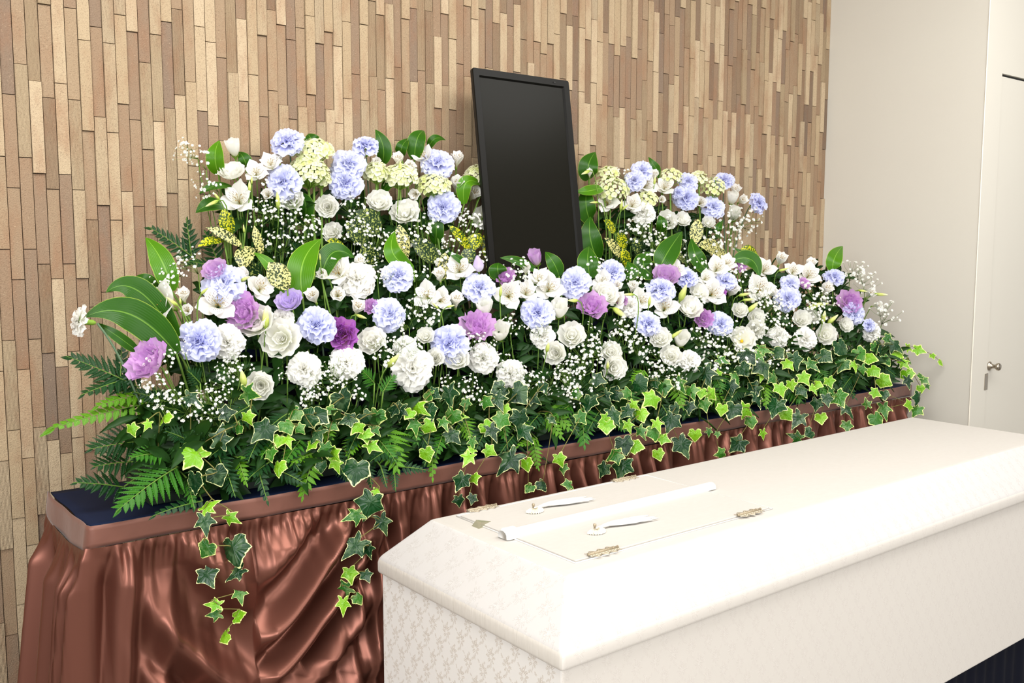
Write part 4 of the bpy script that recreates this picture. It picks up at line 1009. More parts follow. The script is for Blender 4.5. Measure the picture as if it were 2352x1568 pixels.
# lisianthus (x, y, px, right, up, mound, colour, style)
for x, y, d, a, b, w_, k, st in [
    (340, 828, 104, -.5, .5, 'F', 'P', 'cup'), (560, 718, 88, -.3, .3, 'F', 'P', 'cup'), (665, 692, 66, -.1, .9, 'F', 'V', 'cup'), (493, 620, 60, -.3, .8, 'F', 'K', 'cup'), (787, 766, 76, .1, .1, 'F', 'D', 'cup'),
    (1095, 749, 80, .1, .7, 'F', 'P', 'cup'), (852, 703, 36, -.2, .3, 'F', 'P', 'cup'), (1161, 636, 48, 0, .6, 'F', 'P', 'cup'), (1230, 592, 42, -.4, 1.3, 'F', 'K', 'tall'), (1360, 703, 70, .1, .7, 'F', 'P', 'cup'),
    (1530, 633, 62, 0, .8, 'F', 'K', 'cup'), (1951, 693, 56, -.1, .3, 'F', 'P', 'cup'), (1617, 731, 44, 0, .2, 'F', 'P', 'cup'), (1846, 652, 30, .3, .5, 'F', 'P', 'cup'), (1698, 611, 36, .1, .5, 'F', 'P', 'cup'),
    (1429, 690, 26, 0, .3, 'F', 'P', 'cup'), (1655, 672, 28, .3, .2, 'F', 'D', 'cup'),
    (588, 739, 86, -.2, .7, 'F', 'W', 'cup'), (645, 776, 86, .0, .15, 'F', 'W', 'round'), (598, 885, 66, .2, .0, 'F', 'W', 'cup'), (855, 782, 66, 0, .3, 'F', 'W', 'cup'), (1113, 706, 50, 0, 1.2, 'F', 'W', 'tall'),
    (1148, 762, 56, .2, .9, 'F', 'W', 'tall'), (1051, 825, 56, 0, .5, 'F', 'W', 'cup'), (1000, 820, 44, 0, .2, 'F', 'W', 'cup'), (978, 772, 44, -.1, .5, 'F', 'W', 'cup'), (1286, 708, 52, .1, 1.2, 'F', 'W', 'tall'),
    (1314, 770, 64, 0, .4, 'F', 'W', 'cup'), (1275, 810, 54, -.3, .1, 'F', 'W', 'cup'), (1403, 808, 50, 0, .4, 'F', 'W', 'cup'), (1411, 845, 60, .2, .1, 'F', 'W', 'cup'), (1392, 674, 60, .1, .6, 'F', 'W', 'cup'),
    (1518, 776, 50, 0, .4, 'F', 'W', 'cup'), (1566, 779, 46, .1, .9, 'F', 'W', 'tall'), (1541, 817, 50, -.1, .3, 'F', 'W', 'cup'), (1604, 672, 42, 0, .5, 'F', 'W', 'round'), (1584, 706, 62, .2, .8, 'F', 'W', 'cup'),
    (1737, 730, 42, 0, .3, 'F', 'W', 'cup'), (1735, 756, 46, -.2, .1, 'F', 'W', 'cup'), (1706, 779, 54, 0, .5, 'F', 'W', 'open'), (1841, 733, 42, -.1, .3, 'F', 'W', 'cup'), (1867, 726, 32, .2, .4, 'F', 'W', 'cup'),
    (1897, 768, 46, 0, .2, 'F', 'W', 'round'), (1943, 746, 36, .2, .3, 'F', 'W', 'cup'), (1700, 712, 36, 0, .3, 'F', 'W', 'cup'),
    (537, 338, 44, .0, 1.9, 'R', 'W', 'tall'), (533, 394, 60, .0, 1.2, 'R', 'W', 'cup'), (673, 459, 56, .1, .3, 'R', 'W', 'cup'), (752, 474, 56, .1, .0, 'R', 'W', 'cup'), (871, 464, 60, .2, .5, 'R', 'W', 'cup'),
    (931, 489, 68, .0, .5, 'R', 'W', 'cup'), (763, 533, 46, 0, .2, 'R', 'W', 'cup'), (1117, 499, 58, .2, .0, 'R', 'W', 'round'), (1533, 506, 46, -.1, .3, 'R', 'W', 'cup'), (1568, 504, 40, .4, .5, 'R', 'W', 'cup'),
    (1686, 491, 42, .0, .8, 'R', 'W', 'tall'), (1683, 455, 34, .1, 1.2, 'R', 'W', 'tall'), (1627, 511, 32, 0, .4, 'R', 'W', 'cup')]:
    lisianthus(x, y, d, a, b, w_, k, st, off=(.010 if d < 50 else 0), lb=G_(x, y))
# alstroemeria
for x, y, d, a, b, w_, h in [(366, 694, 88, -.4, .3, 'F', 0), (421, 676, 50, .2, .9, 'F', 1), (500, 694, 82, .3, .3, 'F', 0), (554, 632, 56, .1, .9, 'F', 1), (600, 660, 62, .6, .3, 'F', 0), (430, 712, 44, .2, .2, 'F', 1),
                             (773, 622, 66, -.2, .4, 'F', 0), (776, 676, 56, .2, .2, 'F', 1), (717, 677, 52, -.2, .8, 'F', 1), (822, 703, 52, .4, .8, 'F', 1), (827, 598, 42, 0, .9, 'F', 1), (740, 630, 42, -.6, .5, 'F', 1),
                             (1054, 616, 62, .0, .3, 'F', 0), (1008, 629, 48, -.1, .9, 'F', 1), (980, 677, 60, -.1, .3, 'F', 0), (1013, 687, 50, .2, .2, 'F', 0), (1049, 687, 56, .2, .9, 'F', 1), (1168, 677, 62, .0, .1, 'F', 0),
                             (1209, 669, 50, .1, .4, 'F', 0), (1238, 637, 46, .0, .6, 'F', 0), (1262, 660, 64, .1, .3, 'F', 0), (1207, 614, 38, .0, 1.3, 'F', 1), (845, 668, 40, .3, .4, 'F', 1), (1385, 644, 46, -.1, .4, 'F', 0),
                             (1418, 655, 36, .2, .3, 'F', 1), (1452, 657, 40, .0, .9, 'F', 1), (1474, 690, 54, .2, .3, 'F', 0), (1527, 704, 58, -.1, .3, 'F', 0), (1416, 690, 42, -.2, .3, 'F', 0), (1553, 618, 42, .1, .4, 'F', 0),
                             (1647, 614, 50, -.1, .4, 'F', 0), (1670, 602, 42, .2, .8, 'F', 0), (1622, 638, 36, .1, .3, 'F', 0), (1637, 672, 60, .0, .2, 'F', 0), (1683, 663, 50, .2, .8, 'F', 1), (1744, 662, 60, -.1, .3, 'F', 0),
                             (1772, 668, 42, .5, .5, 'F', 1), (1757, 616, 46, .0, .5, 'F', 0), (1795, 592, 42, .1, .9, 'F', 1), (1823, 621, 40, .0, .4, 'F', 0), (1864, 604, 40, 0, 1.2, 'F', 1), (1859, 630, 50, .0, .4, 'F', 0),
                             (1900, 662, 46, .2, .7, 'F', 1), (2001, 673, 36, .3, .6, 'F', 1), (2017, 700, 30, .6, .2, 'F', 1),
                             (546, 456, 72, .1, .3, 'R', 0), (587, 394, 50, .2, .4, 'R', 0), (620, 373, 48, .0, .6, 'R', 0), (638, 360, 38, -.1, 1.0, 'R', 1), (615, 446, 44, .1, .2, 'R', 1), (829, 354, 44, .0, .9, 'R', 1),
                             (865, 373, 38, .0, .9, 'R', 1), (913, 364, 46, .0, .8, 'R', 1), (941, 382, 44, .3, .4, 'R', 1), (972, 356, 46, -.5, .7, 'R', 0), (1050, 362, 48, .2, 1.2, 'R', 1), (1050, 420, 54, .2, .9, 'R', 1),
                             (954, 446, 44, -.3, -.2, 'R', 1), (1092, 443, 50, .6, .6, 'R', 1), (1395, 463, 50, -.1, .3, 'R', 0), (1354, 396, 28, -.1, .8, 'R', 1), (1453, 468, 44, .0, .4, 'R', 0), (1484, 424, 48, .1, .3, 'R', 0),
                             (1527, 427, 46, .0, .5, 'R', 0), (1520, 458, 28, .1, .0, 'R', 1), (1691, 435, 38, .0, .9, 'R', 1), (1707, 458, 34, .4, .3, 'R', 1), (1609, 465, 42, .0, .2, 'R', 1), (1503, 400, 34, .1, .9, 'R', 1)]:
    alstro(x, y, d, a, b, w_, bool(h), off=.004)
# hydrangea heads
for x, y, w_, h_, a, b, g in [(719, 344, 100, 48, 0, .9, .75), (707, 390, 96, 66, 0, .5, .6), (738, 408, 46, 40, .3, .2, .85), (864, 394, 62, 44, 0, .5, .25), (918, 402, 84, 50, 0, .6, .2), (995, 423, 84, 50, 0, .7, .55),
                              (1102, 400, 74, 46, .2, .7, .3), (1128, 428, 36, 44, .6, .1, .35), (1402, 432, 92, 54, -.1, .6, .5), (1397, 396, 54, 28, 0, .9, .4), (1487, 455, 52, 32, 0, .6, .8), (1540, 404, 60, 34, 0, .9, .6),
                              (1606, 408, 40, 30, 0, .8, .3), (1637, 428, 60, 46, .1, .6, .65)]:
    hydrangea(x, y, w_, h_, a, b, green=g, off=.004)
# buds (x, y, length, right, up, mound, slim)
for x, y, l_, a, b, w_, k in [(558, 868, 44, -.1, 1, 'F', 0), (610, 730, 52, .1, 1, 'F', 0), (903, 828, 46, .7, .7, 'F', 0), (1316, 690, 26, -1, 0, 'F', 0), (1423, 718, 40, .8, -.6, 'F', 0), (1569, 672, 44, .35, 1, 'F', 0),
                              (1258, 797, 26, .2, 1, 'F', 0), (1396, 838, 22, .05, 1, 'F', 0), (1553, 767, 36, .8, .6, 'F', 1), (1729, 705, 34, .7, .7, 'F', 0), (1872, 702, 36, .9, .4, 'F', 0), (1893, 699, 22, 1, .3, 'F', 1),
                              (1892, 728, 32, .1, 1, 'F', 0), (1913, 733, 32, .7, .7, 'F', 0), (1710, 676, 30, 1, .2, 'F', 1), (1719, 688, 28, 1, .1, 'F', 1), (2024, 676, 30, 1, -.1, 'F', 1), (735, 590, 18, 0, 1, 'F', 1),
                              (395, 692, 34, -.7, .6, 'F', 1), (414, 690, 20, 0, 1, 'F', 1), (470, 668, 26, .9, .7, 'F', 1), (830, 727, 30, .9, -.3, 'F', 1), (1035, 703, 22, .9, .2, 'F', 1), (562, 640, 34, .8, .3, 'F', 1),
                              (1000, 702, 22, -.5, .5, 'F', 1), (1150, 668, 28, .1, 1, 'F', 1), (1444, 676, 28, -1, 0, 'F', 1), (1492, 690, 26, .1, 1, 'F', 1), (1800, 619, 24, 1, .3, 'F', 1), (1982, 668, 22, 1, -.2, 'F', 1),
                              (487, 467, 34, -.8, -.5, 'R', 1), (497, 450, 24, -.6, .8, 'R', 1), (573, 428, 28, .1, 1, 'R', 1), (578, 414, 20, .1, 1, 'R', 1), (638, 460, 42, .0, 1, 'R', 1), (919, 382, 26, .1, 1, 'R', 1),
                              (1115, 444, 44, -.15, -1, 'R', 0), (1364, 465, 22, -1, -.1, 'R', 1), (1345, 396, 24, -1, -.5, 'R', 0), (1427, 470, 28, .1, 1, 'R', 1), (1436, 476, 22, .6, .5, 'R', 1), (1504, 414, 22, .1, 1, 'R', 1), (560, 525, 20, 0, 1, 'R', 1)]:
    bud(x, y, l_, a, b, w_, k, lb=('fat yellow-green bud standing beside a low white lisianthus' if (x, y) == (558, 868) else None))
bud(1098, 605, 40, -.1, 1, 'F', lil=True, lb='pale lilac pointed bud near the foot of the monitor')
# baby's breath
for x, y, r_ in [(430, 603, 38), (395, 628, 30), (366, 648, 22), (368, 828, 36), (420, 800, 18), (530, 845, 40), (362, 905, 38), (415, 925, 48), (478, 935, 46), (505, 895, 40), (548, 838, 32), (350, 880, 26), (740, 872, 46), (788, 886, 40),
                 (720, 905, 34), (772, 850, 36), (700, 920, 24), (815, 905, 24), (930, 795, 40), (968, 705, 44), (928, 735, 30), (985, 728, 26), (892, 640, 28), (868, 622, 20), (958, 628, 26), (868, 798, 30), (880, 826, 24),
                 (1080, 790, 30), (1112, 800, 34), (1152, 835, 26), (1190, 862, 32), (1218, 880, 34), (1240, 758, 30), (1178, 748, 30), (1075, 890, 30), (1098, 910, 24), (1290, 885, 44), (1332, 868, 42), (1340, 822, 46),
                 (1372, 800, 38), (1352, 770, 30), (1312, 912, 28), (1300, 848, 30), (1440, 752, 38), (1428, 784, 34), (1472, 800, 34), (1510, 832, 30), (1522, 860, 34), (1542, 884, 24), (1190, 622, 34), (1222, 642, 24),
                 (1462, 642, 30), (1365, 610, 24), (1490, 602, 24), (1602, 608, 24), (1702, 640, 34), (1652, 800, 46), (1700, 822, 40), (1642, 842, 34), (1610, 775, 30), (1682, 758, 26), (1760, 692, 44), (1792, 722, 44),
                 (1742, 684, 30), (1805, 792, 34), (1762, 832, 30), (1862, 682, 38), (1900, 692, 30), (1872, 720, 30), (1965, 622, 34), (1992, 652, 30), (2035, 722, 36), (1760, 750, 34), (1730, 795, 26), (1255, 740, 24),
                 (1022, 880, 20), (1565, 850, 22), (1605, 690, 18), (655, 858, 18)]:
    gyps(x, y, r_, 'F')
for x, y, r_, t_ in [(425, 345, 34, (-.4, .3)), (466, 368, 26, None), (472, 425, 34, (-.4, .2)), (598, 410, 22, None), (612, 490, 44, None), (660, 484, 46, None), (692, 530, 42, None), (640, 558, 36, None), (722, 512, 30, None),
                     (815, 478, 34, None), (812, 528, 44, None), (852, 546, 40, None), (900, 562, 36, None), (845, 592, 32, None), (958, 540, 36, None), (942, 492, 20, None), (958, 386, 22, None), (982, 512, 26, None),
                     (1072, 520, 36, None), (1086, 500, 26, None), (1030, 568, 32, None), (1010, 592, 26, None), (1100, 586, 22, None), (925, 610, 22, None), (1470, 530, 40, None), (1502, 560, 40, None), (1450, 545, 26, None),
                     (1560, 580, 34, None), (1622, 540, 34, None), (1682, 510, 34, (.4, .2)), (1722, 506, 34, (.6, .3)), (1650, 560, 32, None), (1475, 500, 26, None), (1432, 398, 20, None), (1690, 545, 26, (.4, 0)), (1540, 510, 20, None)]:
    gyps(x, y, r_, 'R', tilt=t_)
# broad leaves: base, middle, tip, width
LF = 'broad_leaf_light'
for b_, m_, t_, w_, wh, mt, off, lb in [
    ((394, 668), (372, 600), (334, 545), 54, 'F', LF, .0, 'broad light green leaf pointing up at the far left edge'),
    ((405, 775), (318, 668), (243, 672), 62, 'F', 'broad_leaf', .01, 'broad dark leaf with a curled tip at the far left'),
    ((405, 812), (300, 722), (193, 729), 78, 'F', 'broad_leaf', .0, 'long dark leaf lying towards the side-on white carnation'),
    ((318, 808), (270, 772), (222, 741), 26, 'F', 'broad_leaf', .02, 'narrow dark leaf under the long far-left leaf'),
    ((360, 668), (338, 645), (312, 634), 34, 'F', 'broad_leaf', .03, 'small dark leaf tip behind the light far-left leaf'),
    ((694, 672), (697, 600), (738, 548), 66, 'F', 'broad_leaf_light', .012, 'tallest broad leaf standing in the middle of the left half'),
    ((738, 640), (765, 580), (814, 592), 52, 'F', 'broad_leaf', .012, 'broad leaf bending right behind the low white carnation'),
    ((950, 618), (903, 582), (908, 530), 42, 'F', 'broad_leaf_light', .02, 'pointed light leaf between the speckled leaves'),
    ((652, 670), (622, 612), (582, 580), 28, 'F', LF, .0, 'slim light leaf crossing the cream speckled leaves'),
    ((1232, 622), (1190, 600), (1148, 592), 22, 'F', 'broad_leaf', .01, 'narrow leaf lying flat before the monitor foot'),
    ((1284, 634), (1272, 604), (1252, 578), 36, 'F', 'broad_leaf', .01, 'pointed leaf right of the bell-shaped pink bud'),
    ((1082, 614), (1055, 595), (1028, 578), 18, 'F', 'broad_leaf', .01, None), ((1146, 634), (1143, 618), (1145, 603), 42, 'F', 'broad_leaf', .01, None),
    ((1356, 640), (1350, 600), (1353, 566), 50, 'F', 'broad_leaf', .01, 'upright rounded leaf at the lower right of the monitor'),
    ((1516, 614), (1536, 575), (1567, 531), 52, 'F', 'broad_leaf', .012, 'broad pointed leaf leaning right below the rear right flowers'),
    ((1497, 630), (1478, 606), (1492, 578), 50, 'F', 'broad_leaf', .018, 'broad leaf curving left behind the leaning pointed leaf'),
    ((1626, 622), (1600, 590), (1588, 546), 38, 'F', 'broad_leaf', .01, None), ((1688, 596), (1728, 598), (1744, 638), 38, 'F', 'broad_leaf', -.005, 'oval leaf arching right above the right flowers'),
    ((1735, 594), (1712, 584), (1686, 569), 15, 'F', 'broad_leaf', .02, None), ((1912, 620), (1918, 590), (1936, 565), 36, 'F', LF, .0, 'lone light leaf standing upright at the far right'),
    ((1435, 630), (1450, 622), (1440, 600), 36, 'F', 'broad_leaf', .02, None), ((400, 790), (385, 770), (372, 742), 40, 'F', 'broad_leaf', .01, None),
    ((502, 400), (494, 358), (504, 322), 42, 'R', LF, .02, 'broad leaf behind the tall cream bud'), ((565, 390), (562, 368), (548, 348), 34, 'R', 'broad_leaf', .03, None),
    ((516, 474), (482, 470), (449, 489), 40, 'R', 'broad_leaf', .01, None), ((532, 428), (490, 428), (457, 446), 22, 'R', 'broad_leaf', .01, None),
    ((727, 342), (716, 322), (708, 307), 38, 'R', 'broad_leaf', .02, 'leaf tip behind the greenest hydrangea heads'), ((878, 374), (880, 336), (862, 297), 38, 'R', 'broad_leaf', .02, 'pointed leaf right of the upper lavender carnation'),
    ((921, 358), (924, 335), (940, 317), 28, 'R', 'broad_leaf', .03, None), ((952, 366), (958, 320), (974, 300), 42, 'R', 'broad_leaf', .02, 'tall folded leaf left of the monitor, above white flowers'),
    ((985, 340), (1000, 318), (1024, 322), 22, 'R', 'broad_leaf', .025, None), ((1066, 468), (1072, 418), (1112, 428), 34, 'R', 'broad_leaf_light', -.005, 'arching leaf below the hydrangea beside the monitor'),
    ((1120, 476), (1148, 466), (1166, 480), 34, 'R', 'broad_leaf', .0, 'rounded leaf overlapping the left side of the black screen'),
    ((1352, 412), (1352, 378), (1368, 349), 46, 'R', 'broad_leaf', .02, 'upright blunt leaf right of the monitor'), ((1384, 430), (1354, 438), (1322, 440), 28, 'R', LF, -.005, 'arrow-shaped leaf crossing the right edge of the monitor'),
    ((1356, 508), (1346, 470), (1350, 425), 44, 'R', 'broad_leaf', .01, None), ((1374, 600), (1356, 548), (1356, 497), 52, 'R', 'broad_leaf', .0, 'large leaf folded at its top beside the screen'),
    ((1516, 408), (1506, 386), (1489, 360), 22, 'R', 'broad_leaf', .02, None), ((1516, 532), (1520, 512), (1514, 494), 26, 'R', 'broad_leaf', .01, None), ((1655, 545), (1650, 525), (1662, 505), 18, 'R', 'broad_leaf', .01, None),
    ((700, 500), (702, 470), (690, 440), 40, 'R', 'broad_leaf', .03, None), ((880, 440), (895, 420), (915, 415), 26, 'R', 'broad_leaf', .03, None), ((1000, 560), (1002, 520), (996, 490), 36, 'R', 'broad_leaf', .03, None)]:
    broad(b_, m_, t_, w_, wh, mt, off, desc='broad light green leaf' if mt == LF else 'broad dark green leaf', lb=lb)
# speckled leaves: base, tip, width, colouring
for b_, t_, w_, mt, wh in [((530, 542), (513, 478), 34, 'aucuba_yellow', 'R'), ((556, 566), (472, 522), 24, 'aucuba_cream', 'R'), ((514, 552), (453, 567), 24, 'aucuba_yellow', 'R'), ((572, 566), (556, 622), 46, 'aucuba_cream', 'R'),
                           ((602, 588), (584, 518), 22, 'aucuba_cream', 'R'), ((660, 664), (617, 602), 50, 'aucuba_cream', 'F'), ((793, 575), (750, 552), 24, 'aucuba_yellow', 'R'), ((872, 536), (816, 484), 52, 'aucuba_dark', 'R'),
                           ((842, 560), (792, 512), 44, 'aucuba_dark', 'R'), ((928, 604), (917, 514), 38, 'aucuba_cream', 'R'), ((1004, 602), (942, 552), 46, 'aucuba_dark', 'R'), ((1018, 640), (1022, 580), 36, 'aucuba_cream', 'R'),
                           ((1080, 576), (1028, 516), 22, 'aucuba_yellow', 'R'), ((1078, 576), (1104, 536), 34, 'aucuba_yellow', 'R'), ((1110, 572), (1133, 536), 30, 'aucuba_yellow', 'R'), ((1108, 574), (1160, 608), 38, 'aucuba_yellow', 'R'),
                           ((1138, 625), (1116, 592), 28, 'aucuba_cream', 'R'), ((860, 610), (832, 560), 44, 'aucuba_dark', 'R'), ((1066, 604), (1090, 572), 34, 'aucuba_dark', 'R'), ((585, 640), (568, 600), 40, 'aucuba_dark', 'R'),
                           ((1413, 536), (1386, 505), 22, 'aucuba_yellow', 'R'), ((1436, 572), (1416, 534), 26, 'aucuba_yellow', 'R'), ((1426, 592), (1388, 546), 24, 'aucuba_cream', 'R'), ((1443, 614), (1427, 570), 24, 'aucuba_yellow', 'R'),
                           ((1466, 584), (1456, 544), 24, 'aucuba_dark', 'R'), ((1594, 562), (1604, 502), 30, 'aucuba_cream', 'R'), ((1668, 592), (1602, 562), 44, 'aucuba_cream', 'R'), ((1702, 572), (1744, 594), 28, 'aucuba_yellow', 'R'),
                           ((1575, 600), (1548, 592), 26, 'aucuba_dark', 'R')]:
    aucuba(b_, t_, w_, mt, wh)
# ferns: base, tip, width
D, Mi, B_ = 'fern_dark', 'fern_mid', 'fern_bright'
LS = lambda x, y, o=0: on_slope(x, y, 1.70, 0.35, 1.0, o)
for b_, t_, w_, mt, sf in [((335, 897), (151, 817), 110, D, LS), ((276, 900), (280, 788), 74, D, LS), ((305, 866), (184, 908), 80, D, LS), ((350, 925), (104, 988), 70, B_, LS), ((345, 900), (215, 935), 70, B_, LS), ((338, 1012), (202, 1032), 130, D, LS),
                           ((284, 1118), (168, 1108), 84, D, LS), ((300, 1060), (213, 1072), 100, D, LS), ((408, 1072), (266, 1176), 140, Mi, ivy_s), ((370, 1040), (300, 1052), 70, Mi, ivy_s), ((465, 1150), (348, 1186), 50, D, ivy_s),
                           ((588, 1062), (616, 1158), 50, D, ivy_s), ((545, 1050), (568, 1116), 46, B_, ivy_s), ((430, 1100), (447, 1168), 46, Mi, ivy_s), ((718, 1055), (694, 1148), 74, B_, ivy_s), ((886, 985), (917, 1086), 110, B_, ivy_s),
                           ((992, 1015), (994, 1104), 46, B_, ivy_s), ((874, 1070), (889, 1120), 32, D, ivy_s), ((905, 1075), (909, 1128), 36, D, ivy_s), ((846, 1070), (854, 1122), 36, D, ivy_s), ((918, 1072), (982, 1080), 40, D, ivy_s),
                           ((722, 1040), (668, 1066), 44, B_, ivy_s), ((1335, 935), (1343, 1030), 84, Mi, ivy_s), ((1262, 935), (1314, 990), 60, B_, ivy_s), ((1250, 950), (1295, 1010), 50, B_, ivy_s), ((1234, 1008), (1187, 1026), 36, B_, ivy_s),
                           ((1226, 1018), (1238, 1080), 40, B_, ivy_s), ((1000, 1020), (975, 1068), 50, D, ivy_s), ((1735, 840), (1662, 870), 40, Mi, ivy_s), ((1812, 885), (1842, 922), 70, Mi, ivy_s), ((1930, 865), (1967, 918), 44, D, ivy_s),
                           ((2016, 835), (2060, 866), 50, D, ivy_s), ((1755, 880), (1760, 936), 46, B_, ivy_s), ((820, 1000), (800, 1050), 60, B_, ivy_s), ((640, 1000), (600, 1050), 60, Mi, ivy_s), ((500, 1040), (520, 1100), 70, D, ivy_s),
                           ((560, 960), (500, 1000), 70, D, ivy_s), ((740, 960), (760, 1020), 70, B_, ivy_s), ((940, 960), (960, 1020), 66, Mi, ivy_s), ((1060, 960), (1080, 1010), 60, B_, ivy_s), ((1150, 950), (1160, 1010), 60, Mi, ivy_s),
                           ((1440, 900), (1460, 950), 60, Mi, ivy_s), ((1550, 880), (1570, 940), 60, B_, ivy_s), ((1480, 850), (1450, 880), 44, B_, ivy_s), ((1640, 860), (1660, 900), 60, Mi, ivy_s), ((1880, 850), (1900, 880), 50, Mi, ivy_s),
                           ((1310, 930), (1270, 960), 60, Mi, ivy_s), ((640, 1080), (700, 1110), 50, D, ivy_s), ((860, 880), (830, 850), 50, Mi, front), ((880, 900), (905, 860), 50, Mi, front), ((470, 1090), (440, 1130), 60, D, ivy_s),
                           ((780, 1060), (800, 1105), 50, D, ivy_s), ((1420, 880), (1450, 850), 44, D, front), ((430, 1010), (380, 990), 60, D, ivy_s), ((520, 1080), (540, 1140), 60, D, ivy_s), ((600, 1000), (570, 1060), 70, D, ivy_s), ((650, 1030), (690, 1080), 60, D, ivy_s), ((690, 1010), (650, 1070), 60, Mi, ivy_s), ((760, 1030), (790, 1090), 60, D, ivy_s), ((830, 980), (800, 1040), 60, D, ivy_s), ((870, 1010), (910, 1060), 60, Mi, ivy_s), ((930, 1000), (900, 1060), 60, D, ivy_s), ((960, 990), (1000, 1050), 60, D, ivy_s), ((1020, 990), (1000, 1050), 60, Mi, ivy_s), ((1050, 970), (1100, 1020), 60, D, ivy_s), ((1120, 980), (1090, 1040), 60, D, ivy_s), ((1180, 950), (1210, 1000), 60, B_, ivy_s), ((1240, 950), (1200, 1000), 60, D, ivy_s), ((1300, 950), (1330, 1000), 50, D, ivy_s), ((1380, 940), (1350, 990), 56, D, ivy_s), ((1400, 950), (1440, 990), 50, Mi, ivy_s), ((1470, 930), (1440, 980), 50, D, ivy_s), ((1520, 930), (1550, 980), 50, D, ivy_s), ((1600, 910), (1570, 960), 50, D, ivy_s), ((1630, 900), (1670, 940), 50, B_, ivy_s), ((1700, 890), (1670, 930), 50, D, ivy_s), ((1760, 880), (1790, 924), 50, D, ivy_s), ((1830, 870), (1800, 910), 46, D, ivy_s), ((1870, 870), (1900, 910), 46, Mi, ivy_s), ((1960, 860), (1930, 900), 44, D, ivy_s), ((480, 1000), (420, 1020), 70, D, ivy_s), ((580, 930), (530, 960), 70, D, ivy_s), ((660, 950), (610, 990), 60, D, ivy_s), ((420, 1000), (330, 985), 80, D, LS), ((440, 960), (350, 1000), 80, D, LS), ((400, 1060), (330, 1110), 70, D, LS), ((470, 1060), (410, 1120), 70, D, LS), ((360, 1100), (290, 1140), 60, D, LS), ((540, 1010), (480, 1050), 80, D, ivy_s), ((620, 1060), (570, 1100), 60, D, ivy_s), ((400, 930), (310, 900), 80, D, LS), ((900, 1030), (850, 1060), 60, D, ivy_s), ((1100, 1000), (1060, 1050), 60, D, ivy_s), ((1180, 1000), (1150, 1040), 50, D, ivy_s), ((460, 880), (430, 850), 50, D, front)]:
    fern(b_, t_, w_, mt, surf=sf, sag=.06 if sf is not LS else .04)
RS = lambda x, y, o=0: on_slope(x, y, 1.93, 0.2, 1.2, o)
for b_, t_, w_ in [((455, 600), (340, 520), 70), ((440, 590), (428, 500), 56), ((500, 600), (470, 530), 60), ((520, 620), (430, 600), 60), ((600, 650), (540, 590), 60), ((560, 640), (600, 600), 50), ((700, 600), (670, 560), 50), ((1560, 590), (1530, 560), 40), ((1470, 600), (1500, 575), 40)]:
    fern(b_, t_, w_, D, surf=RS, sag=.05, root=Vector((max(.8, on_y(b_[0], b_[1], 2.0).x), 2.0, RZ + .08)))
